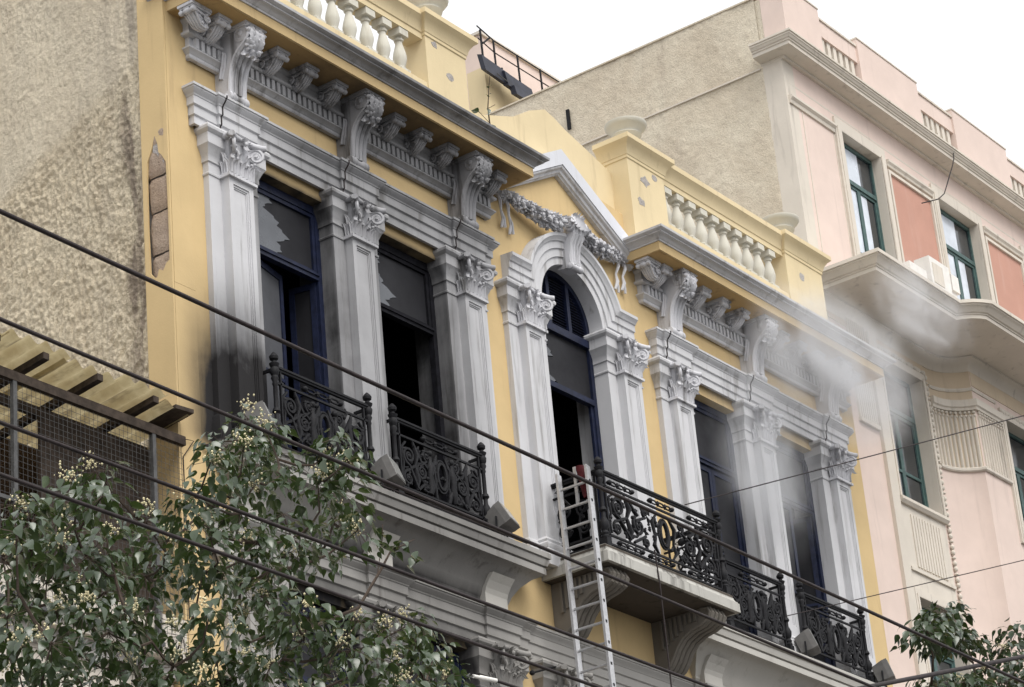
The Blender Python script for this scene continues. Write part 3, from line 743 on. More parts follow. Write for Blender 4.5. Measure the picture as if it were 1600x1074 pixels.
def railing(x0, x1, y, z0, posts=True, figures=False, chains=1, lowchain=False, parent=YB, ret=None, left_return=None):
    U = x1-x0; mp = lambda u, v: (x0+u, y, z0+v)
    r = MB()
    r.box(x0, x1, y-.032, y+.032, z0+.975, z0+1.0); r.box(x0, x1, y-.018, y+.018, z0+.95, z0+.975)
    for v in (.80, .155, .03): r.box(x0, x1, y-.014, y+.014, z0+v-.012, z0+v+.012)
    for x in (x0+.09, x1-.09): r.box(x-.011, x+.011, y-.014, y+.014, z0+.03, z0+.95)
    for x in (x0, x1): r.box(x-.012, x+.012, y, .02 if left_return is None else y+.1, z0+.95, z0+.985)
    ro = r.build('railing', M['iron'], parent)
    s = MB(); mp2 = lambda u, v: (x0+.09+u, y, z0+v); panel_shapes(s, U-.18, mp2, figures, rich=U > 2)
    s.build('scroll_panel', M['iron'], ro, 60)
    for k in range(chains):
        c = MB()
        L = .5 if U > 2 else .62; cu = U*(k+.5)/chains-L/2
        chain(c, mp, cu, L, .875, .045)
        c.build('chain_ornament', M['iron'], ro, 60)
        if lowchain: c = MB(); chain(c, mp, cu-.12 if k else cu+.1, L, .092, .04); c.build('chain_ornament', M['iron'], ro, 60)
    for x in (x0, x1): ins('railing_post', POST, ro, (x, y, z0-.02))
    return ro
for a, b in ((1.29, 2.92), (3.38, 5.10), (10.50, 12.06), (12.58, 14.32)): railing(a, b, -.28, 13.16, figures=True)
RB = railing(6.73, 9.47, -.88, 13.24, chains=3, lowchain=True, left_return=1)
for X in (6.73, 9.47):     # returns of the balcony railing
    r = MB()
    r.box(X-.032, X+.032, -.88, -.02, 14.215, 14.24); r.box(X-.018, X+.018, -.88, -.02, 14.19, 14.215)
    for v in (.80, .155, .03): r.box(X-.014, X+.014, -.88, -.02, 13.24+v-.012, 13.24+v+.012)
    for y in (-.80, -.10): r.box(X-.012, X+.012, y-.012, y+.012, 13.27, 14.19)
    for s, y0 in ((1, -.30), (-1, -.62)):
        for cz, rr, d in ((13.24+.58, .12, 1), (13.24+.33, .12, -1)):
            r.tube([(X, y0-s*.02+s*(yy), zz) for _, yy, zz in spiral((0, 0, cz), rr, .02, 1.8, -d*PI/2, d*s, 22, 'yz')], .016, 5)
        r.tube([(X, y0+.1, 13.41), (X, y0-.1*s, 13.55), (X, y0+.08, 13.72), (X, y0-.1, 13.9), (X, y0, 14.03)], [.012,.025,.014,.025,.01], 6)
        r.ball((X, y0, 14.13), .05, .5, 1.2, 1); r.tube([(X, y0-.1, 14.12), (X, y0, 14.17), (X, y0+.1, 14.12), (X, y0, 14.07), (X, y0-.1, 14.12)], .012, 5)
        r.tube(spiral((X, y0, 13.33), .06, .015, 1.6, 0, s, 16, 'yz'), .013, 5)
    r.build('return_railing', M['iron'], RB, 50)

# ---- windows
def jag(x0, x1, z0, z1, seed, cut=.45):
    n = 26
    return [(x0+(x1-x0)*(cut+.10*math.sin(i*.33+seed)+.05*math.sin(i*.9+seed*2)+.03*math.sin(i*2.3+seed)+.22*(i/n-.5)), z1-(z1-z0)*i/n) for i in range(n+1)]
def window(x0, x1, z0, zt, ztr, variant):
    FM = M['charred'] if variant == 'void' else M['navy']
    f = MB(); y0, y1 = .13, .21
    f.box(x0-.02, x0+.075, y0, y1, z0, zt); f.box(x1-.075, x1+.02, y0, y1, z0, zt)
    f.box(x0+.075, x1-.075, y0, y1, zt-.10, zt)
    fo = f.build('window', FM, YB)
    t = MB().box(x0+.075, x1-.075, y0-.012, y1-.01, ztr, ztr+.085); t.box(x0+.075, x1-.075, y0-.03, y0-.012, ztr+.05, ztr+.08)
    t.build('transom', FM, fo)
    a, b, c, d = x0+.075, x1-.075, ztr+.085, zt-.10
    s = MB(); s.box(a, a+.05, y0+.015, y1-.015, c, d); s.box(b-.05, b, y0+.015, y1-.015, c, d); s.box(a+.05, b-.05, y0+.015, y1-.015, d-.05, d); s.box(a+.05, b-.05, y0+.015, y1-.015, c, c+.045)
    s.build('upper_sash', FM, fo)
    a, b, c, d = a+.05, b-.05, c+.045, d-.05
    if variant in ('burnt', 'void'):
        j = jag(a, b, c, d, 3 if variant == 'burnt' else 8, .46 if variant == 'burnt' else .24)
        MB().xz([[(a, c)]+list(reversed(j))+[(a, d)]], .168, .172).build('broken_pane', M['paleglass'], fo)
        MB().xz([[(b, d)]+[(x+.004, z) for x, z in j]+[(b, c)]], .176, .180).build('sooted_pane', M['sootglass'], fo)
    else:
        MB().box(a, b, .168, .173, c, d).build('pane', M['sootglass'], fo)
    def leaf(xa, xb, ang, mat, hinge, zb=z0+.02):
        m = MB(); w = xb-xa
        m.box(0, .07, -.02, .02, zb, ztr-.01); m.box(w-.07, w, -.02, .02, zb, ztr-.01); m.box(.07, w-.07, -.02, .02, ztr-.09, ztr-.01); m.box(.07, w-.07, -.02, .02, zb, zb+.35)
        m.box(.07, w-.07, -.015, .015, zb+1.35, zb+1.39)
        p = MB().box(.07, w-.07, -.003, .003, zb+.35, ztr-.09)
        out = []
        for q, nm, mt in ((m, 'casement', FM), (p, 'pane', mat)):
            if mt is None: continue
            r = MB()
            if hinge == 'l': r.merge(q, (xa, .17, 0), 1, ang)
            else: r.merge(q, (xb, .17, 0), -1, -ang)
            out.append((r, nm, mt))
        co = out[0][0].build('casement', FM, fo)
        for r, nm, mt in out[1:]: r.build('pane', mt, co)
    mid = (x0+x1)/2
    if variant == 'burnt':
        leaf(x0+.08, mid+.2, .22, M['greyglass'], 'l'); leaf(mid+.25, x1-.08, 1.35, M['sootglass'], 'r')
    elif variant == 'void':
        pass
    elif variant == 'half':
        leaf(x0+.08, mid, .0, M['sootglass'], 'l'); leaf(mid+.02, x1-.08, 1.2, M['sootglass'], 'r')
    else:
        leaf(x0+.08, mid-.003, 0, M['sootglass'], 'l'); leaf(mid+.003, x1-.08, 0, M['sootglass'], 'r')
    return fo
window(*WINS[0], 13.05, 16.80, 15.82, 'burnt'); window(*WINS[1], 13.05, 16.80, 15.82, 'void')
window(*WINS[2], 13.05, 16.80, 15.82, 'closed'); window(*WINS[3], 13.05, 16.80, 15.82, 'half')
for a, b in WINS: window(a, b, 7.5, 11.70, 10.72, 'closed')
# arched window
f = MB(); ro, ri = AR-.005, AR-.075
out = [(AW[0]+.0, 13.1), (AW[0]+.0, ASP)]+list(reversed(arc(ACX, ASP, AR, 0, PI, 24)))+[(AW[1], ASP), (AW[1], 13.1)]
inn = [(AW[0]+.075, 13.1), (AW[0]+.075, ASP)]+list(reversed(arc(ACX, ASP, ri, 0, PI, 24)))+[(AW[1]-.075, ASP), (AW[1]-.075, 13.1)]
n = len(out); vs = []
for y in (.13, .21): vs += [(x, y, z) for x, z in out]+[(x, y, z) for x, z in inn]
fs = []
for i in range(n-1):
    fs += [(i, i+1, n+i+1, n+i), (2*n+i, 2*n+i+1, 3*n+i+1, 3*n+i), (n+i, n+i+1, 3*n+i+1, 3*n+i)]
f.add(vs, fs)
AWO = f.build('arched_window', M['navy'], YB)
MB().box(AW[0]+.075, AW[1]-.075, .11, .20, 16.74, 16.85).build('transom', M['navy'], AWO)
MB().box(AW[0]+.075, AW[1]-.075, .115, .20, 15.90, 15.98).build('transom', M['navy'], AWO)
for xm in (ACX-.23, ACX+.23): MB().box(xm-.035, xm+.035, .125, .20, 16.85, ASP+math.sqrt(ri*ri-.265**2)+.01).build('mullion', M['navy'], AWO)
MB().xz([[(x, z) for x, z in arc(ACX, ASP, ri+.01, 0, PI, 16)]+[(ACX-ri, 16.84), (ACX+ri, 16.84)]], .195, .205).build('fanlight_backing', M['black'], AWO)
for x0, x1 in ((ACX-ri, ACX-.265), (ACX-.195, ACX+.195), (ACX+.265, ACX+ri)):
    z = 16.88
    while z < 17.62:
        xa, xb = x0, x1
        q = ri*ri-(z+.03-ASP)**2
        if q > 0.01:
            q = math.sqrt(q); xa, xb = max(x0, ACX-q), min(x1, ACX+q)
            if xb-xa > .06: MB().obox(((xa+xb)/2, .172, z), ((xb-xa)/2, 0, 0), (0, .018, .016), (0, .002, -.003)).build('louvre_slat', M['navy'], AWO)
        z += .042
a, b, c, d = AW[0]+.075, AW[1]-.075, 15.98, 16.74
j = jag(a, b, c, d, 5, .22)
MB().xz([[(a, c), (a+.33, c)]+list(reversed(j))[2:]+[(a, d)]], .160, .164).build('broken_pane', M['paleglass'], AWO)
MB().xz([[(b, d)]+[(x+.03, z) for x, z in j]+[(b, c)]], .172, .177).build('sooted_pane', M['sootglass'], AWO)
MB().box(a, a+.06, .15, .19, 13.2, 15.9).box(b-.06, b, .15, .19, 13.2, 15.9).build('casement', M['navy'], AWO)

# ---- thin cables, drawn shade lines and bits fixed to the facade
for ax in AX_L+AX_R:
    MB().tube([(ax-.225, -.126-d, z) for d, z in ARCH[1:-1]], .009, 5).build('cable_and_shade_line', M['cable'], YB)  # dark tubes drawn for the shadowed step edges of the architrave
MB().tube([(.34,-.04,13.02),(.7,-.12,13.06)], .018, 6).build('cable_and_shade_line', M['cable'], YB)
MB().tube([(.03,-.05,13.0),(.18,-.045,13.02),(.02,-.03,12.8),(.03,-.03,12.0),(.02,-.03,11.0)], .006, 5).build('cable_and_shade_line', M['cable'], YB)
MB().tube([(7.62,-1.01,13.35),(7.64,-1.02,12.9),(7.64,-1.02,12.2),(7.66,-1.0,10.5)], .010, 5).build('cable_and_shade_line', M['cable'], YB)
tag(MB().tube([(.4,-.47,13.105),(1.2,-.472,13.095),(2.4,-.47,13.10),(3.6,-.475,13.095),(4.6,-.47,13.10),(5.6,-.48,13.09)], .011, 5).build('ledge_cable', M['cable']), 'thin reddish cable lying along the edge of the left stone ledge', 'cable')

# ---- floodlights on the ledges
def floodlight(x, y, z, rz, tilt, label):
    t = thing('floodlight', label, 'floodlight', (x, y, z), 'floodlights on the ledges')
    c, s = math.cos(tilt), math.sin(tilt); K = 1.3
    def tr(m):
        m.v = [(a, b*c-(e-.17)*s, b*s+(e-.17)*c+.17) for a, b, e in m.v]; m.v = [(p*K, q*K, e*K) for p, q, e in m.v]; r = MB().merge(m, (x, y, z), 1, rz); return r
    h = MB(); bk = [(-.11,.09,.085),(.11,.09,.085),(.11,.09,.265),(-.11,.09,.265)]; md = [(-.135,-.04,.065),(.135,-.04,.065),(.135,-.04,.285),(-.135,-.04,.285)]; ft = [(a, -.10, e) for a, b, e in md]
    h.grid([bk, md, ft], cu=True); h.f.append((0,1,2,3)); h.f.append((8,9,10,11))
    tr(h).build('housing', M['lamp'], t)
    tr(MB().box(-.12,.12,-.106,-.098,.08,.27)).build('glass', M['lampglass'], t)
    b = MB(); b.tube([(-.19,0,.22),(-.19,0,.02),(.19,0,.02),(.19,0,.22)], .013, 5); b.box(-.04,.04,-.04,.04,-.02,.02)
    MB().merge(b, (x, y, z), 1, rz).build('bracket', M['iron'], t)
for x, y, rz, tl, lb in ((.86, -.40, .5, -.35, 'grey floodlight half hidden by leaves under the leftmost window'), (3.06, -.38, .35, -.35, 'grey floodlight on the ledge between the two blackened windows'), (5.24, -.38, .3, -.5, 'dark grey floodlight at the right end of the left ledge'),
    (12.42, -.36, .4, -.35, 'grey floodlight on the right ledge between the two small railings'), (14.52, -.40, .4, -.3, 'grey floodlight at the far right end of the right ledge')):
    floodlight(x, y, 13.09, rz, tl, lb)

# ================================================================== PINK BUILDING
PB = thing('pink_building', 'pale pink building with red panels, green windows and a bare rough side wall', 'building', (19, 4, 0))
YP = .36
up_holes = [rect(17.33, 18.67, 20.75, 23.73), rect(20.76, 22.30, 20.75, 23.73), rect(24.3, 25.7, 20.75, 23.73)]
MB().xz([rect(15.62, 36, 20.05, 24.6)]+up_holes, YP, YP+.4).build('upper_front_wall', M['pink'], PB)
MB().xz([rect(15.62, 19.1, 0, 20.10), rect(17.50, 18.90, 17.1, 19.56), rect(17.55, 18.95, 12.9, 15.42)], YP+.003, YP+.4).build('lower_front_wall', M['pink'], PB)
CURVE = [(19.08, .36), (19.28, .35), (19.46, .305), (19.62, .225), (19.75, .11), (19.84, -.01), (19.88, -.10)]
MB().grid([[(x, y, 0) for x, y in CURVE], [(x, y, 18.09) for x, y in CURVE]]).build('curved_wall', M['pink'], PB, 40)
MB().grid([[(x, y, 18.09) for x, y in CURVE], [(x, y, 20.15) for x, y in CURVE]]).build('curved_frieze', M['peach'], PB, 40)
MB().xz([rect(19.88, 36, 0, 20.15), rect(20.98, 22.35, 17.0, 19.32), rect(20.98, 22.35, 12.9, 15.42)], -.10, .3).build('bay_front_wall', M['pink'], PB)
MB().box(15.9, 19.06, YP-.012, YP+.1, 19.78, 20.1).build('frieze_band', M['peach'], PB)
MB().box(19.90, 36, -.112, 0, 19.62, 20.1).build('frieze_band', M['peach'], PB)
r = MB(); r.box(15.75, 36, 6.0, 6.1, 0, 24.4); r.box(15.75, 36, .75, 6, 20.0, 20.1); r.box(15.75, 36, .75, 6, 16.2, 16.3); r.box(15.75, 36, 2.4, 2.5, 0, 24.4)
r.build('room_lining', M['black'], PB)  # near-black lining stands in for the shade indoors
# rough party wall
pw = relief_wall(15.60, YP+.36, 10.6, 17.6, 25.74, 200, 170, .035, 7.7); pw.build('party_wall', M['party'], PB, 60)
MB().box(15.60, 15.95, YP-.001, YP+.37, 0, 24.42).build('corner_quoin', M['cream'], PB)
MB().box(15.63, 15.9, YP+.1, 10.6, 0, 25.70).build('party_wall_core', M['party'], PB)
MB().box(15.57, 15.62, YP+.40, 10.6, 24.36, 24.385).build('render_joint', M['cream'], PB)
MB().box(15.58, 15.92, YP+.34, 10.6, 25.735, 25.765).build('wall_coping', M['party'], PB)
MB().box(15.9, 36, .7, 10.6, 24.5, 24.7).build('roof_slab', M['roof'], PB)
# crowning cornice
MB().sweep([(15.62, .75), (15.62, .32), (36, .32)], [(-.05,24.42),(.02,24.42),(.03,24.44),(.03,24.46),(.25,24.475),(.27,24.48),(.27,24.54),(.29,24.55),(.29,24.575),(.31,24.585),(.33,24.62),(.345,24.63),(.345,24.66),(.365,24.665),(.365,24.70),(-.05,24.73)]).build('cornice', M['cream'], PB, 25)
MB().sweep([(15.62, .37), (36, .37)], [(0,24.0),(.012,24.0),(.012,24.03),(0,24.04)]).build('frieze_line', M['cream'], PB)
# parapet blocks and slotted panels
for a, b in ((15.62, 16.88), (18.21, 20.40), (21.74, 23.93), (25.3, 36.2)):
    po = MB().box(a, b, .20, .62, 24.7, 25.86).build('parapet_block', M['pink'], PB)
    MB().box(a-.01, b+.01, .185, .64, 25.862, 25.89).build('coping', M['cream'], po)
for a, b in ((16.88, 18.21), (20.40, 21.74), (23.93, 25.3)):
    po = MB().box(a, b, .24, .5, 25.38, 25.70).build('parapet_panel', M['pink'], PB)
    MB().box(a, b, .215, .52, 25.702, 25.74).build('coping', M['cream'], po)
    MB().box(a, b, .26, .5, 24.7, 24.93).build('panel_base', M['pink'], po)
    k = a+.10
    while k < b-.1:
        MB().box(k, k+.11, .27, .47, 24.93, 25.38).build('slat', M['cream'], po); k += .205
# balcony slab with its curve
SP = [(15.60, .4), (15.60, -.76), (18.28, -.76), (18.33, -.86), (18.42, -.98), (18.53, -1.07), (18.64, -1.13), (36, -1.13), (36, .3)]
MB().sweep(SP, [(-.3,20.10),(.0,20.10),(.0,20.165),(.02,20.17),(.02,20.19),(.05,20.20),(.09,20.25),(.12,20.28),(.14,20.29),(.14,20.31),(.17,20.315),(.17,20.375),(-.3,20.38)]).build('balcony_slab', M['cream'], PB, 25)
MB().box(15.85, 18.5, -.55, YP, 20.106, 20.37).box(18.5, 36, -.9, YP, 20.106, 20.37).build('slab_core', M['cream'], PB)
MB().sweep([(15.62, YP)]+[(x, y) for x, y in CURVE]+[(36, -.10)], [(-.02,19.88),(.015,19.88),(.02,19.94),(.05,20.0),(.11,20.05),(.16,20.07),(.16,20.09),(.17,20.098),(-.02,20.10)]).build('cove_moulding', M['cream'], PB, 30)
def gwin(x0, x1, z0, z1, y, ztr, split=True):
    f = MB(); f.box(x0, x0+.06, y, y+.07, z0, z1); f.box(x1-.06, x1, y, y+.07, z0, z1); f.box(x0+.06, x1-.06, y, y+.07, z1-.07, z1); f.box(x0+.06, x1-.06, y, y+.07, z0, z0+.06)
    fo = f.build('window', M['green'], PB)
    MB().box(x0+.06, x1-.06, y-.015, y+.06, ztr, ztr+.08).build('transom', M['green'], fo)
    mid = (x0+x1)/2
    for a, b in ((x0+.06, mid), (mid, x1-.06)):
        s = MB(); s.box(a, a+.055, y+.01, y+.06, z0+.06, ztr); s.box(b-.055, b, y+.01, y+.06, z0+.06, ztr); s.box(a+.055, b-.055, y+.01, y+.06, ztr-.05, ztr); s.box(a+.055, b-.055, y+.01, y+.06, z0+.06, z0+.14)
        zc = z0+(ztr-z0)*.38; s.box(a+.055, b-.055, y+.01, y+.06, zc, zc+.05)
        so = s.build('casement', M['green'], fo)
        for za, zb in ((z0+.14, zc), (zc+.05, ztr-.05)):
            p, q = a+.055, b-.055; c = p+(q-p)*(.5 if a > mid-.1 else .98) if z0 > 20 else p+.02
            MB().box(p, c, y+.033, y+.038, za, zb).build('pane', M['skyglass'], so); MB().box(c, q, y+.033, y+.038, za, zb).build('pane', M['glass'], so)  # pale and dark pane parts paint the reflected sky and its edge
    xm = x0+(x1-x0)*.62
    MB().box(x0+.06, xm, y+.03, y+.035, ztr+.08, z1-.07).build('pane', M['skyglass'] if z0 > 20 else M['glass'], fo); MB().box(xm, x1-.06, y+.03, y+.035, ztr+.08, z1-.07).build('pane', M['glass'], fo)
def surround(x0, x1, z0, z1, y, w=.2, d=.045):
    s = MB(); s.box(x0-w, x0, y-d, y+.02, z0, z1+w); s.box(x1, x1+w, y-d, y+.02, z0, z1+w); s.box(x0, x1, y-d, y+.02, z1, z1+w)
    s.box(x0-w+.05, x0-.03, y-d-.015, y-d, z0, z1+.03); s.box(x1+.03, x1+w-.05, y-d-.015, y-d, z0, z1+.03)
    s.box(x0-.02, x0+.012, y-d, y+.38, z0, z1); s.box(x1-.012, x1+.02, y-d, y+.38, z0, z1); s.box(x0+.012, x1-.012, y-d+.002, y+.38, z1-.012, z1+.02)
    return s.build('window_surround', M['cream'], PB)
for x0, x1 in ((17.33, 18.67), (20.76, 22.30), (24.3, 25.7)):
    gwin(x0, x1, 20.75, 23.70, YP+.13, 22.9); surround(x0, x1, 20.4, 23.73, YP)
for x0, x1 in ((17.50, 18.90), (17.55, 18.95)):
    z0, z1 = (17.1, 19.56) if x0 < 17.52 else (12.9, 15.42)
    gwin(x0, x1, z0, z1, YP+.19, z1-.75); surround(x0, x1, z0-.0, z1, YP, .12)
for z0, z1 in ((17.0, 19.32), (12.9, 15.42)):
    gwin(20.98, 22.35, z0, z1, -.10+.19, z1-.75); surround(20.98, 22.35, z0, z1, -.10, .16)
# red panels with frames
for a, b in ((18.97, 20.46), (22.60, 24.0)):
    po = MB().box(a, b, YP-.012, YP+.05, 20.4, 23.52).build('red_panel', M['red'], PB)
    fr = MB(); fr.box(a-.06, a, YP-.05, YP+.02, 20.4, 23.58); fr.box(b, b+.06, YP-.05, YP+.02, 20.4, 23.58); fr.box(a, b, YP-.05, YP+.02, 23.52, 23.58)
    fr.sweep([(a-.08, YP), (b+.08, YP)], [(0,23.64),(.05,23.64),(.06,23.68),(.09,23.72),(.09,23.76),(0,23.77)]); fr.build('panel_frame', M['cream'], po)
MB().sweep([(15.66, YP), (17.12, YP)], [(0,23.60),(.03,23.60),(.04,23.66),(.08,23.70),(.08,23.74),(0,23.75)]).build('string_moulding', M['cream'], PB)
for x in (16.05, 17.09): MB().box(x, x+.02, YP-.01, YP+.02, 20.4, 23.58).build('wall_groove', M['cream'], PB)
# bead columns and fluted panels
def beads(pts, r, name):
    m = MB()
    for i, p in enumerate(pts): m.ball(p, r, 1, 1, 1.25 if i % 3 else .6, 8, 5)
    return kind(m.build(name, M['cream'], PB, 60), 'stuff')
beads([(19.06, YP-.03, 13.0+.095*k) for k in range(71)], .04, 'bead_moulding')
beads([(17.4+.085*k, YP-.03, 19.72) for k in range(20)], .042, 'bead_moulding')
beads([(20.85+.085*k, -.13, 19.42) for k in range(24)], .04, 'bead_moulding')
CP = []
for i in range(len(CURVE)-1):
    for k in range(6): CP.append(Vector(CURVE[i]).lerp(Vector(CURVE[i+1]), k/6))
CP += [Vector((19.88+.95*k/10, -.10)) for k in range(0, 11)]
CP = CP[2:]
def flutes(pts, z0, z1, name):
    m = MB()
    for p in pts: m.tube([(p.x, p.y, z0), (p.x, p.y, z1)], .032, 6)
    return kind(m.build(name, M['cream'], PB, 60), 'stuff')
L = []; acc = 0; L.append(CP[0])
for a, b in zip(CP, CP[1:]):
    acc += (b-a).length
    if acc > .068: L.append(b.copy()); acc = 0
flutes(L, 18.12, 19.08, 'fluted_panel')
MB().sweep([tuple(p) for p in CP], [(0,19.16),(.05,19.16),(.06,19.20),(.09,19.22),(.09,19.34),(0,19.35)]).build('capital_shelf', M['cream'], PB, 30)
MB().sweep([tuple(p) for p in CP], [(0,18.05),(.03,18.05),(.05,18.07),(.05,18.11),(.03,18.13),(0,18.13)]).build('panel_base_moulding', M['cream'], PB, 30)
m = MB()
for i, p in enumerate(L): m.ball((p.x, p.y-.02, 19.13), .034, 1, 1, .9, 6, 4); m.ball((p.x, p.y-.03, 19.065), .026, 1, 1, 1.2, 6, 4)
kind(m.build('egg_and_dart', M['cream'], PB, 60), 'stuff')
MB().sweep([tuple(p) for p in CP[1:-1]], [(0,19.52),(.02,19.52),(.03,19.55),(.02,19.58),(0,19.58)]).build('garland_moulding', M['cream'], PB)
flutes([Vector((16.52+.068*k, YP)) for k in range(9)], 18.2, 20.0, 'fluted_panel')
MB().box(16.47, 17.10, YP-.05, YP+.02, 18.12, 18.19).build('panel_base_moulding', M['cream'], PB)
MB().box(17.12, 17.38, YP-.06, YP+.02, 12, 19.9).build('window_pier', M['cream'], PB)
sp = MB().box(17.42, 18.96, YP-.015, YP+.03, 15.42, 17.02).build('spandrel', M['cream'], PB)
MB().sweep([(17.40, YP), (18.98, YP)], [(0,16.98),(.06,16.98),(.10,17.03),(.10,17.08),(0,17.09)]).build('sill', M['cream'], sp)
m = MB()
for k in range(11): m.box(17.72+.095*k, 17.735+.095*k+.05, YP-.035, YP-.01, 15.95, 16.85)
m.build('spandrel_ribs', M['cream'], sp)
MB().box(17.45, 18.94, YP-.05, YP, 15.84, 15.90).build('spandrel_moulding', M['cream'], sp)
# juliet railing of the upper window
j = MB(); j.box(17.33, 18.67, .30, .325, 21.10, 21.13)
for k in range(11): j.tube([(17.36+.125*k, .31, 20.4), (17.42+.125*k, .31, 20.75), (17.36+.125*k, .31, 21.1)], .01, 4)
j.build('window_railing', M['iron'], PB)
# air conditioners on the slab
ac = thing('air_conditioner', 'white boxy air conditioner on the pink building balcony below the red panel', 'air conditioner', (18.2, -.4, 20.385))
MB().box(17.92, 18.62, -.62, -.34, 20.385, 21.22).build('casing', M['white_plastic'], ac)
MB().box(18.0, 18.35, -.632, -.62, 20.75, 21.12).build('grille', M['cream'], ac)
MB().box(18.72, 18.98, -.60, -.42, 20.86, 21.16).box(18.76, 18.92, -.56, -.46, 20.385, 20.86).build('duct_box', M['white_plastic'], ac)
MB().box(17.16, 17.74, -.62, -.40, 20.385, 20.86).build('tray', M['white_plastic'], ac)
c = [(21.05,0,24.6),(20.98,-.02,24.45),(20.86,-.02,24.25),(20.74,0,24.05),(20.55,.0,23.78),(20.36,0,23.52),(20.18,.05,23.36),(19.9,.25,23.25)]
MB().tube(c, .011, 5).build('loose_cable', M['cable'], PB, 60)

# ---- roof-top structures behind
PH = thing('penthouse', 'pale pink rooftop block behind the rough party wall', 'building', (20, 9, 24.7))
MB().box(16.55, 26, 7.0, 10.4, 24.7, 28.12).build('penthouse_wall', M['pink'], PH)
MB().box(16.5, 26, 6.95, 10.45, 28.121, 28.18).build('coping', M['cream'], PH)
MB().box(15.95, 26, 6.55, 6.95, 24.7, 27.0).build('parapet', M['cream_yellow'], PH)
RR = thing('roof_railing', 'thin dark metal railing on the roof behind the rough party wall', 'railing', (16.9, 6.6, 26.95))
for x in (16.42, 17.17, 17.9, 18.6):
    MB().tube([(x, 6.6, 26.6), (x-.03, 6.6, 27.76)], .02, 5).build('railing_post', M['iron'], RR)
MB().tube([(15.9, 6.6, 27.86), (16.4, 6.6, 27.76), (19.0, 6.6, 27.74)], .014, 5).build('rail', M['iron'], RR)
MB().tube([(15.9, 6.6, 27.6), (16.4, 6.6, 27.5), (19.0, 6.6, 27.48)], .012, 5).build('rail', M['iron'], RR)
MB().tube([(16.44, 6.6, 26.5), (16.52, 6.55, 27.2)], .02, 5).tube([(16.05, 6.6, 27.55), (16.3, 6.6, 27.78)], .02, 5).build('stay', M['iron'], RR)
DP = thing('dark_panels', 'dark collapsed roof panels leaning beside the party wall', 'roof panel', (16.2, 6.3, 26.3))
MB().obox((16.0, 6.35, 26.82), (.42, 0, -.03), (0, .05, .02), (-.02, .02, .16)).build('panel', M['panel'], DP)
MB().obox((16.6, 6.3, 26.72), (.42, 0, -.02), (0, .06, .02), (-.02, .02, .15)).build('panel', M['panel'], DP)
MB().obox((16.55, 6.2, 26.50), (.26, 0, .0), (0, .06, .02), (0, .02, .10)).build('panel', M['panel'], DP)
MB().tube([(15.72, 6.4, 26.9), (15.7, 6.4, 27.6)], .022, 5).build('post', M['iron'], DP)
MB().tube([(15.9, 6.25, 26.7), (16.9, 6.22, 26.55)], .012, 5).build('rod', M['galv'], DP)

# ================================================================== LEFT SHED
NB = thing('left_house', 'low whitish house wall behind the tree at the lower left', 'house', (-5, 3, 0))
MB().box(-16, -.06, .15, 8, 0, 10.35).build('house_wall', M['cream'], NB)
MB().box(-16, -.06, .05, 8, 10.352, 10.5).build('terrace_slab', M['roof'], NB)
SH = thing('rooftop_shed', 'wire mesh roof shed with corrugated yellowish sheets against the rough side wall', 'shed', (-2, 1, 10.5))
def corr(x0, x1, yf, yb, zf, zb, ph, name='corrugated_sheet', seed=0):
    n = max(8, int((x1-x0)/.02)); rows = []
    rk = random.Random(seed)
    for i in range(9):
        t = i/8; row = []
        for k in range(n+1):
            x = x0+(x1-x0)*k/n
            e = (.025*noise.noise(Vector((x*5, seed, 1))) if i == 0 else 0)
            row.append((x, yf+(yb-yf)*t+e, zf+(zb-zf)*t+.036*math.sin(2*PI*(x+ph)/.23)+.012*noise.noise(Vector((x*2, t*3, seed)))))
        rows.append(row)
    return MB().grid(rows).build(name, M['sheet'], SH, 60, norm=False)
for k, (a, b, yf, dz) in enumerate(((-4.6, -3.6, -.3, .02), (-3.65, -2.7, -.28, .0), (-2.75, -1.9, -.30, .025), (-1.95, -1.15, -.25, .0), (-1.2, -.42, -.30, .03), (-.46, -.03, -.20, -.02))):
    corr(a, b, yf, 1.35, 13.26+dz, 13.06+dz, 0, seed=k)
for k, x in enumerate((-3.9, -2.86, -2.2, -1.44, -.62)):
    MB().obox((x, .52, 13.095), (.04, 0, 0), (0, .78, -.10), (0, .0, .035)).build('rafter', M['wood'], SH)
MB().obox((-.16, -.02, 13.2), (.14, 0, .01), (0, .22, -.03), (0, 0, .022)).build('end_board', M['wood'], SH)
for y, z in ((-.10, 12.93), (.45, 12.98)): MB().box(-4.6, -.04, y-.03, y+.03, z-.05, z+.05).build('beam', M['wood'], SH)
for x in (-4.5, -2.50, -.52): MB().box(x-.025, x+.025, -.125, -.075, 10.5, 12.9).build('post', M['galv'], SH)
for z in (11.62, 10.6): MB().box(-4.6, -.45, -.12, -.08, z-.02, z+.02).build('frame_bar', M['galv'], SH)
m = MB(); x = -4.55
while x < -.06: m.box(x-.0014, x+.0014, -.1014, -.0986, 10.5, 12.9); x += .062
z = 10.5
while z < 12.9: m.box(-4.55, -.06, -.1014, -.0986, z-.0014, z+.0014); z += .062
kind(m.build('wire_mesh', M['galv'], SH), 'stuff')
MB().box(-4.8, -.06, 1.2, 1.3, 10.5, 13.02).build('back_wall', M['brownwall'], SH)
MB().box(-1.7, -.06, .34, .38, 10.5, 12.96).build('dark_partition', M['wood'], SH)
MB().box(-4.6, -.06, -.06, .06, 10.5, 10.95).build('low_wall', M['cream'], SH)

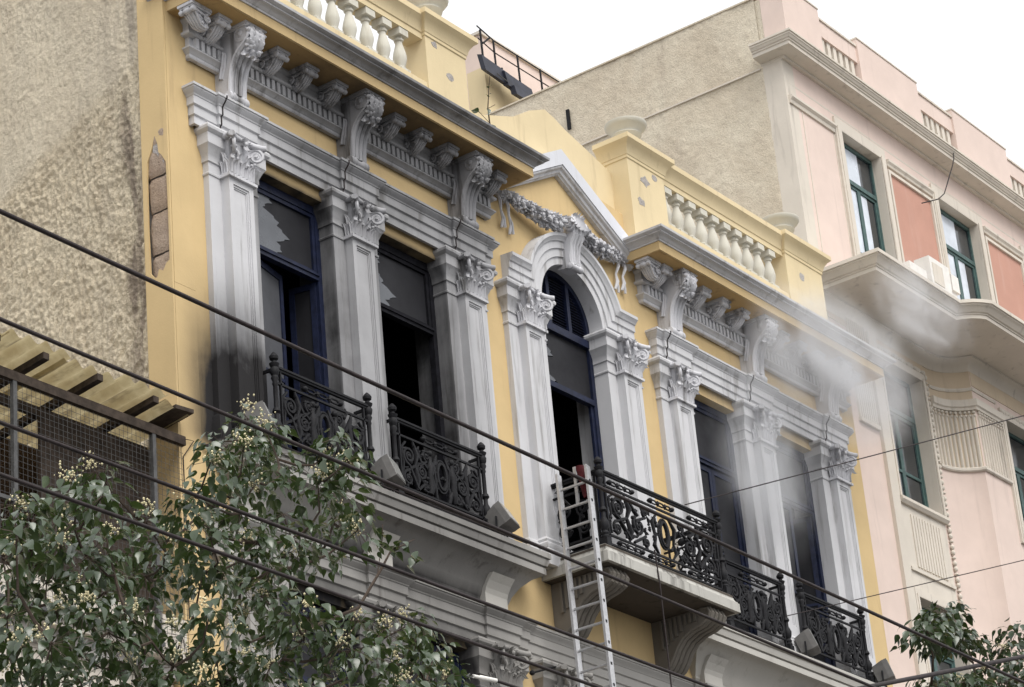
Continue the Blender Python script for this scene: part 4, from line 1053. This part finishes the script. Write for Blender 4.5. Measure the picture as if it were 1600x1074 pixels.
# ================================================================== LADDER
LD = thing('ladder', 'tall aluminium ladder leaning against the left side of the iron balcony', 'ladder', (3.8, -2.6, 0))
T1, T2 = Vector((6.60, -.358, 14.279)), Vector((6.60, -.798, 14.273)); DIR = Vector((-.197, -.141, -1.0))
def onl(T, z): return T+DIR*(T.z-z)
for T in (T1, T2):
    a, b = onl(T, .02), T; ax = (b-a)/2; t = ax.normalized(); s = Vector((0, 1, 0)); s = (s-t*s.dot(t)).normalized(); w = t.cross(s)
    MB().obox((a+b)/2, s*.016, w*.045, ax).build('rail', M['alu'], LD)
z = 14.05
while z > .2:
    ro = MB().tube([onl(T1, z), onl(T2, z)], .018, 6).build('rung', M['alu'], LD)
    for T, e in ((T2, -.018),):
        c = onl(T, z); MB().obox(c+Vector((-.0, e, 0)), (.014, 0, 0), (0, .003, 0), (0, 0, .018)).build('rung_hole_plug', M['iron'], ro)  # dark plug stands in for a shaded hole in the rail
    z -= .285
sec = MB(); p = Vector((6.68, -.56, 14.32)); sec.obox((p+Vector((.0, 0, -.22))), (.012,0,0), (0,.022,0), (0,0,.25)); sec.build('top_hook', M['alu'], LD)
cl = MB(); rk = random.Random(9)
rows = []
for i in range(9):
    rows.append([(6.66+.05*math.cos(a*PI/4)*(1+.5*rk.random()), -.66+.05*math.sin(a*PI/4)*(1+.6*rk.random())-.01*i, 14.32-.055*i) for a in range(8)])
tag(cl.grid(rows, cu=True).build('red_cloth', M['red_cloth'], None, 60), 'small dark red cloth hanging at the top of the ladder', 'cloth')

# ================================================================== OVERHEAD CABLES
def cable(pts, r, label, sag=0, n=24, group='overhead cables across the street'):
    P = [Vector(p) for p in pts]; a, b = P[0], P[-1]; out = []
    for i in range(n+1):
        t = i/n; q = a.lerp(b, t); q.z -= sag*4*t*(1-t); out.append(q)
    return tag(MB().tube(out, r, 7).build('overhead_cable', M['cable'], None, 60), label, 'cable', group)
YC = -9.6
def cy(x, z): return (-20.07+(x+20.07)*(8.4/9), YC, 1.6+(z-1.6)*(8.4/9))
cable([cy(-14.3, 8.235), cy(40, 7.543)], .0125, 'topmost thick black cable, crossing in front of the burnt windows', .03)
cable([cy(-14.3, 7.63), cy(40, 6.866)], .011, 'second black cable from the top, running along the left stone ledge', .02)
cable([cy(-14.3, 7.045), cy(40, 6.704)], .0105, 'third black cable from the top, passing across the upper tree leaves', .01)
cable([cy(-14.3, 6.775), cy(40, 6.331)], .0105, 'lowest long black cable, cutting through the tree crown', .01)
cable([(-6.5, -9, 6.30), (-2.72, -9, 7.42), (.17, -9, 8.27), (24, -9, 15.3)], .018, 'thick cable rising to the right at the lower right corner', 0)
cable([(8.67, -.9, 14.265), (30, -7.86, 22.525)], .008, 'thin wire rising from the balcony railing across the pink building', .03)
cable([(12.043, -.3, 13.668), (30, -7.15, 19.487)], .007, 'thin wire rising from the right ledge past the spandrel panel', .02)
cable([(-8.2, -9.6, 6.195), (36, -9.6, 6.1)], .009, 'black wire leaving the white clamp at the bottom edge', .0)
k = thing('wire_clamp', 'white metal clamp on the wire at the bottom edge of the picture', 'clamp', (-8.35, -9.6, 6.18))
MB().tube([(-8.40, -9.6, 6.178), (-8.34, -9.6, 6.182), (-8.33, -9.6, 6.182), (-8.19, -9.6, 6.195)], [.011, .011, .016, .013], 8).build('sleeve', M['white_plastic'], k, 50)
MB().tube([(-8.46, -9.6, 6.165), (-8.43, -9.6, 6.185), (-8.40, -9.6, 6.178), (-8.43, -9.6, 6.165), (-8.46, -9.6, 6.165)], .004, 5).build('eye', M['galv'], k, 50)
MB().tube([(5.84, -.2, 11.58), (6.4, -.2, 11.78)], .014, 5).ball((5.86, -.2, 11.59), .035).build('wire_bracket', M['iron'], YB)
MB().box(15.53, 15.57, 4.58, 4.64, 24.75, 25.14).build('wall_pipe', M['iron'], PB)

# ================================================================== VEGETATION
def leaf_proto(seed):
    """one heart-shaped leaf, 1 m long along +x, folded and curling"""
    rk = random.Random(seed); fold, cur = rk.uniform(.10, .22), rk.uniform(.05, .3)
    st = [(0,0),(.05,.15),(.17,.27),(.34,.29),(.55,.21),(.75,.10),(.9,.035),(1,0)]
    v = []; f = []
    for x, w in st:
        z = -cur*x*x
        v += [(x, -w, z+fold*w*1.4-.02*math.sin(x*9)), (x, 0, z), (x, w, z+fold*w*1.4+.02*math.sin(x*8))]
    for i in range(len(st)-1):
        a = i*3; f += [(a, a+1, a+4, a+3), (a+1, a+2, a+5, a+4)]
    return v, f
PROTOS = [leaf_proto(k) for k in range(5)]
def leaf_matrix(p, d, size, rk):
    d = Vector(d).normalized(); up = Vector((rk.uniform(-.5, .5), rk.uniform(-.5, .5), 1)); up = (up-d*up.dot(d)).normalized(); s = up.cross(d)
    return Matrix((( d.x, s.x, up.x, p[0]), (d.y, s.y, up.y, p[1]), (d.z, s.z, up.z, p[2]), (0,0,0,1))) @ Matrix.Diagonal((size, size, size, 1))
def foliage_tree(root, mats, clusters, trunk, seed, nleaf=(40, 58), size=(.055, .108), spread=.165, keep=300, flowers=.6, fork=None):
    rk = random.Random(seed); me = []
    for k, (v, f) in enumerate(PROTOS):
        q = bpy.data.meshes.new('leaf'); q.from_pydata(v, [], f); q.polygons.foreach_set('use_smooth', [True]*len(q.polygons)); q.materials.append(mats); me.append(q)
    L = []; fl = MB(); tw = MB()
    nodes = [Vector(p) for p in trunk]; 
    limb = [(p, .06) for p in nodes[-2:]]
    order = sorted(clusters, key=lambda c: (Vector(c)-nodes[-1]).length)
    pts = [nodes[-1], nodes[-2].lerp(nodes[-1], .5)]
    for c in order:
        c = Vector(c)
        b = min(pts, key=lambda p: (p-c).length+max(0, p.z-c.z+.05)*2.0)
        m = b.lerp(c, .55)+Vector((rk.uniform(-.06, .06), rk.uniform(-.06, .06), -.05))
        r0 = .006+.010*min(1.2, (b-c).length)
        tw.tube([b, b.lerp(m, .5)+Vector((0, 0, -.02)), m, c], [r0, r0*.9, r0*.7, .004], 5)
        pts += [m, c]
        for k in range(rk.randint(*nleaf)):
            a = rk.uniform(0, 2*PI); rr = spread*math.sqrt(rk.random()); h = rk.uniform(-.16, .07)
            p = c+Vector((rr*math.cos(a), rr*math.sin(a), h))
            d = Vector((math.cos(a)*rk.uniform(.3, 1), math.sin(a)*rk.uniform(.3, 1), rk.uniform(-1.25, .05)))
            L.append((leaf_matrix(p, d, rk.uniform(*size), rk), rk.randrange(5)))
            if k % 4 == 0: tw.tube([c, p], .0018, 3, caps=False)
        if rk.random() < flowers:
            o = c+Vector((rk.uniform(-.05, .05), rk.uniform(-.05, .05), rk.uniform(.0, .09)))
            for k in range(44):
                q = o+Vector((rk.gauss(0, .03), rk.gauss(0, .03), rk.gauss(0, .028))); s = rk.uniform(.004, .011)
                fl.add([q+Vector((s,0,0)), q-Vector((s,0,0)), q+Vector((0,s,0)), q-Vector((0,s,0)), q+Vector((0,0,s)), q-Vector((0,0,s))], [(0,2,4),(2,1,4),(1,3,4),(3,0,4),(2,0,5),(1,2,5),(3,1,5),(0,3,5)])
    L.sort(key=lambda q: (q[0].translation-CAMP).length)
    tot = MB()
    for i, (mx, k) in enumerate(L):
        if i < keep:
            o = bpy.data.objects.new('leaf', me[k]); COL.objects.link(o); o.parent = root; o.matrix_parent_inverse = root.matrix_basis.inverted(); o.matrix_basis = mx
        else: tot.add([mx @ Vector(p) for p in PROTOS[k][0]], PROTOS[k][1])
    kind(tot.build('crown', mats, root, 60, norm=False), 'stuff')
    t2 = MB().tube(nodes, [.15-.11*i/(len(nodes)-1) for i in range(len(nodes))], 9)
    to = t2.build('trunk', M['bark'], root, 60)
    tw.build('branches', M['bark'], to, 60, norm=False)
    if fl.v: kind(fl.build('blossom', M['flower'], root, None, norm=False), 'stuff')
TREE=[(-8.55,-6.97,8.15),(-9.79,-8.01,7.38),(-6.77,-6.71,9.11),(-7.34,-6.95,8.70),(-7.45,-7.43,8.60),(-7.07,-7.69,8.57),(-7.69,-8.28,8.05),(-7.09,-7.60,8.45),(-9.00,-8.31,7.68),(-6.89,-7.69,7.97),(-8.05,-7.75,8.21),(-7.58,-7.65,8.19),(-7.17,-8.06,7.13),(-6.24,-7.61,7.39),(-4.78,-6.68,7.86),(-6.47,-7.58,7.17),(-6.72,-7.98,6.99),(-5.86,-7.28,7.67),(-10.05,-7.78,7.29),(-6.49,-7.07,8.11),(-8.90,-8.07,7.56),(-9.24,-7.08,7.36),(-7.44,-8.44,6.45),(-6.47,-7.26,8.47),(-8.59,-8.16,7.51),(-9.44,-7.77,5.96),(-5.75,-6.81,7.17),(-8.45,-7.20,6.98),(-7.21,-7.60,6.58),(-8.27,-8.07,6.68),(-5.68,-7.15,6.95),(-5.62,-6.91,7.07),(-7.25,-6.88,7.87),(-7.27,-7.24,7.72),(-8.96,-7.16,7.64),(-10.24,-8.02,6.37),(-9.51,-8.09,6.71),(-8.99,-8.27,7.22),(-6.98,-7.15,8.22),(-9.20,-8.03,6.33),(-8.02,-8.41,6.77),(-9.43,-7.88,7.24),(-9.04,-7.29,7.21),(-10.12,-7.88,6.29),(-5.72,-7.01,6.74),(-6.82,-7.28,6.47),(-7.91,-7.03,6.37),(-6.94,-6.98,6.87),(-9.27,-7.02,7.16),(-9.47,-7.91,5.77),(-9.34,-7.39,6.95),(-8.65,-7.15,7.46),(-8.65,-7.08,6.40),(-6.43,-7.22,7.10),(-6.28,-7.71,6.46),(-7.53,-7.56,7.22),(-7.87,-8.02,7.60),(-9.13,-8.38,6.74),(-9.52,-7.62,7.23),(-10.32,-7.97,5.93),(-9.02,-7.47,7.11),(-10.44,-8.44,6.23),(-9.11,-8.20,6.06),(-8.95,-7.61,6.29),(-8.20,-7.35,6.58),(-9.39,-7.57,6.13),(-8.93,-8.39,5.95),(-8.18,-7.57,6.72),(-8.08,-8.16,6.84),(-8.99,-7.68,6.09),(-9.05,-8.25,5.95),(-8.50,-8.20,7.34),(-8.84,-7.09,6.86),(-8.12,-6.98,7.92),(-7.28,-7.18,7.57),(-7.69,-7.81,6.69),(-8.99,-8.03,6.70),(-5.81,-7.47,6.76),(-7.81,-6.96,7.74),(-9.81,-8.06,6.64),(-8.87,-6.69,6.21),(-9.31,-7.25,7.63),(-9.95,-8.11,6.07),(-6.92,-6.70,8.70),(-7.82,-7.82,6.18),(-9.23,-8.18,6.43),(-6.39,-7.94,7.02),(-8.61,-7.56,6.34),(-5.97,-6.98,6.87),(-7.80,-8.24,6.19),(-6.01,-7.57,6.88),(-7.97,-6.73,7.80),(-8.72,-7.40,6.72),(-6.72,-6.96,6.73),(-9.09,-6.95,6.40),(-9.71,-7.93,6.31),(-10.11,-7.82,6.16),(-10.64,-8.40,6.80),(-7.91,-6.72,6.35),(-6.80,-6.63,7.71),(-7.77,-7.61,8.09),(-8.64,-7.47,7.07),(-8.74,-6.71,6.72),(-8.34,-7.71,6.81),(-9.30,-8.38,6.25),(-6.11,-6.76,7.25),(-8.71,-6.66,6.37),(-6.19,-6.93,8.48),(-7.31,-7.87,6.22),(-6.98,-8.04,6.79),(-10.11,-7.76,6.96),(-7.80,-8.12,7.94),(-8.33,-7.34,7.64),(-7.78,-7.13,6.27),(-7.99,-7.49,6.65),(-8.47,-8.41,6.93),(-7.50,-8.17,6.87),(-9.61,-8.03,6.15),(-8.67,-6.75,6.20),(-8.23,-7.96,6.06),(-9.77,-7.38,5.86),(-6.99,-6.77,6.84),(-9.85,-8.26,7.25),(-5.19,-6.93,7.39),(-6.68,-6.67,6.79),(-8.31,-8.10,6.50),(-6.62,-7.50,6.37),(-7.87,-7.47,7.06),(-9.84,-7.50,5.94),(-8.85,-8.08,7.10),(-9.64,-8.08,6.56),(-6.92,-7.12,7.97),(-8.51,-7.75,7.60),(-6.27,-6.84,7.35),(-8.27,-7.10,7.49),(-8.62,-7.13,6.88),(-8.61,-6.63,6.91),(-8.03,-7.51,7.98),(-9.59,-7.88,7.08),(-8.09,-8.22,6.96),(-7.96,-6.66,6.86),(-7.81,-7.23,6.61),(-9.33,-7.31,7.15),(-10.14,-7.82,6.61),(-7.03,-7.10,8.65),(-7.11,-6.86,7.78),(-8.11,-7.69,6.78),(-6.97,-6.66,6.49),(-9.35,-7.30,7.44),(-6.00,-6.96,7.75)]
TREE2=[(7.45,-4.76,11.38),(8.07,-4.63,11.42),(8.67,-4.51,11.46),(6.72,-4.98,11.03),(8.19,-4.53,11.71),(9.03,-4.02,11.67),(7.89,-4.30,11.43),(9.59,-4.29,11.36),(10.11,-4.33,11.73),(10.64,-4.31,12.07),(9.50,-4.80,11.28),(9.59,-4.43,11.18),(7.90,-4.77,10.72),(7.58,-4.52,10.70),(8.71,-4.55,10.94),(9.09,-4.86,10.97),(8.56,-4.24,10.96)]
TREE2 += [(10.3,-4.4,11.1),(9.9,-4.2,10.8),(10.8,-4.3,11.5),(11.2,-4.4,12.0),(8.2,-4.5,10.4),(9.0,-4.4,10.3),(10.0,-4.6,10.4),(10.9,-4.5,10.9)]   # EXTRA lower boughs
T = thing('street_tree', 'leafy street tree with cream blossom in front of the left shed', 'tree', (-8.6, -7.2, 0))
foliage_tree(T, M['leaf'], TREE, [(-8.6,-7.2,0),(-8.55,-7.25,1.6),(-8.65,-7.3,3.2),(-8.5,-7.4,4.6),(-8.3,-7.5,5.6),(-8.2,-7.5,6.4)], 3)
# bare twigs reaching right
tb = MB(); tb.tube([(-7.4,-7.4,7.18),(-6.57,-7.4,7.59),(-6.30,-7.4,7.92),(-6.18,-7.4,8.08),(-5.9,-7.4,8.24)], [.014,.012,.010,.007,.004], 5)
tb.tube([(-6.34,-7.4,7.87),(-6.28,-7.42,8.15),(-6.27,-7.42,8.25)], .004, 4)
tb.build('twig', M['bark'], T, 60)
rk = random.Random(21); tl = MB()
for c, n in (((-6.08,-7.4,8.15), 9), ((-6.3,-7.42,8.2), 4), ((-5.95,-7.4,8.1), 7)):
    for k in range(n):
        d = Vector((rk.uniform(-1,1), rk.uniform(-1,1), rk.uniform(-1.4,.3))); p = Vector(c)+Vector((rk.uniform(-.05,.05), rk.uniform(-.05,.05), rk.uniform(-.06,.04)))
        mx = leaf_matrix(p, d, rk.uniform(.07,.1), rk); q = PROTOS[k % 5]; tl.add([mx @ Vector(v) for v in q[0]], q[1])
kind(tl.build('twig_leaves', M['leaf'], T, 60, norm=False), 'stuff')
T2 = thing('street_tree', 'tree whose dark leaf tips poke into the lower right corner', 'tree', (9.4, -4.6, 0))
foliage_tree(T2, M['leaf'], TREE2, [(9.4,-4.6,0),(9.35,-4.6,3),(9.3,-4.55,6),(9.2,-4.5,8.5),(8.9,-4.5,10.2)], 5, nleaf=(50, 70), size=(.09, .16), spread=.27, keep=150)
# weed growing on the cornice
PL = thing('cornice_weed', 'small green weed growing on top of the left cornice', 'plant', (5.80, -.35, 18.58))
st = MB(); st.tube([(5.80,-.35,18.55),(5.82,-.36,18.9),(5.79,-.37,19.2),(5.86,-.36,19.5),(5.92,-.36,19.75)], [.012,.011,.009,.006,.003], 5)
st.tube([(5.79,-.37,19.2),(5.95,-.38,19.32)], .004, 4); st.tube([(5.81,-.36,19.0),(5.62,-.34,19.1)], .005, 4)
st.build('stem', M['bark'], PL)
rk = random.Random(2)
for p, d, s in (((5.62,-.34,19.1), (-1,.2,-.1), .16), ((5.82,-.36,18.98), (.1,-.2,-1), .22), ((5.84,-.36,18.98), (.5,.1,-1), .18), ((5.8,-.37,19.2), (-.4,-.4,-1), .12), ((5.86,-.36,19.45), (.6,0,.4), .06), ((5.85,-.36,19.4), (-.6,0,.4), .06), ((5.9,-.36,19.6), (.6,0,.3), .05), ((5.88,-.36,19.55), (-.6,.2,.3), .05)):
    q = bpy.data.meshes.new('leaf'); q.from_pydata(PROTOS[0][0], [], PROTOS[0][1]); q.materials.append(M['leaf'])
    o = bpy.data.objects.new('leaf', q); COL.objects.link(o); o.parent = PL; o.matrix_parent_inverse = PL.matrix_basis.inverted(); o.matrix_basis = leaf_matrix(p, d, s, rk)

# ================================================================== SMOKE
def smoke(name, c, r, dens, seed, label):
    m = MB(); rows = []
    for i in range(15):
        a = -PI/2+PI*i/14; q = max(math.cos(a), .01)
        rows.append([(q*math.cos(2*PI*k/24), q*math.sin(2*PI*k/24), math.sin(a)) for k in range(24)])
    m.grid(rows, cu=True)
    mt = bpy.data.materials.new('smoke_volume'); mt.use_nodes = True; t = mt.node_tree; t.nodes.clear()
    out = t.nodes.new('ShaderNodeOutputMaterial'); pv = t.nodes.new('ShaderNodeVolumePrincipled')
    tc = t.nodes.new('ShaderNodeTexCoord'); ln = t.nodes.new('ShaderNodeVectorMath'); ln.operation = 'LENGTH'
    t.links.new(tc.outputs['Object'], ln.inputs[0])
    fo = t.nodes.new('ShaderNodeMapRange'); fo.interpolation_type = 'SMOOTHSTEP'
    for i, v in ((1, .15), (2, .98), (3, 1.0), (4, 0.0)): fo.inputs[i].default_value = v
    t.links.new(ln.outputs['Value'], fo.inputs[0])
    mp = t.nodes.new('ShaderNodeMapping'); mp.inputs['Location'].default_value = (seed, seed*.7, 0); t.links.new(tc.outputs['Object'], mp.inputs[0])
    nz = t.nodes.new('ShaderNodeTexNoise'); nz.inputs['Scale'].default_value = 1.9; nz.inputs['Detail'].default_value = 4; nz.inputs['Distortion'].default_value = .7
    t.links.new(mp.outputs[0], nz.inputs['Vector'])
    nr = t.nodes.new('ShaderNodeMapRange'); nr.interpolation_type = 'SMOOTHSTEP'
    for i, v in ((1, .38), (2, .72), (3, .08), (4, 1.0)): nr.inputs[i].default_value = v
    t.links.new(nz.outputs[0], nr.inputs[0])
    mu = t.nodes.new('ShaderNodeMath'); mu.operation = 'MULTIPLY'; t.links.new(fo.outputs[0], mu.inputs[0]); t.links.new(nr.outputs[0], mu.inputs[1])
    m2 = t.nodes.new('ShaderNodeMath'); m2.operation = 'MULTIPLY'; t.links.new(mu.outputs[0], m2.inputs[0]); m2.inputs[1].default_value = dens
    t.links.new(m2.outputs[0], pv.inputs['Density']); pv.inputs['Color'].default_value = (.95, .96, .985, 1); pv.inputs['Anisotropy'].default_value = .1
    t.links.new(pv.outputs[0], out.inputs['Volume'])
    o = m.build(name, mt, None, None, c); o.scale = r; kind(o, 'stuff'); tag(o, label, 'smoke'); return o
smoke('smoke', (13.4, -.95, 17.75), (2.6, .80, 1.45), 3.2, 1.3, 'pale smoke drifting out under the right cornice')
smoke('smoke', (11.6, -.55, 15.9), (1.5, .5, 1.9), 2.0, 4.1, 'thin bluish smoke in front of the right bay windows')
smoke('smoke', (15.9, -1.3, 19.3), (1.7, .6, .9), 2.2, 6.6, 'thin smoke rising past the pink building balcony corner')
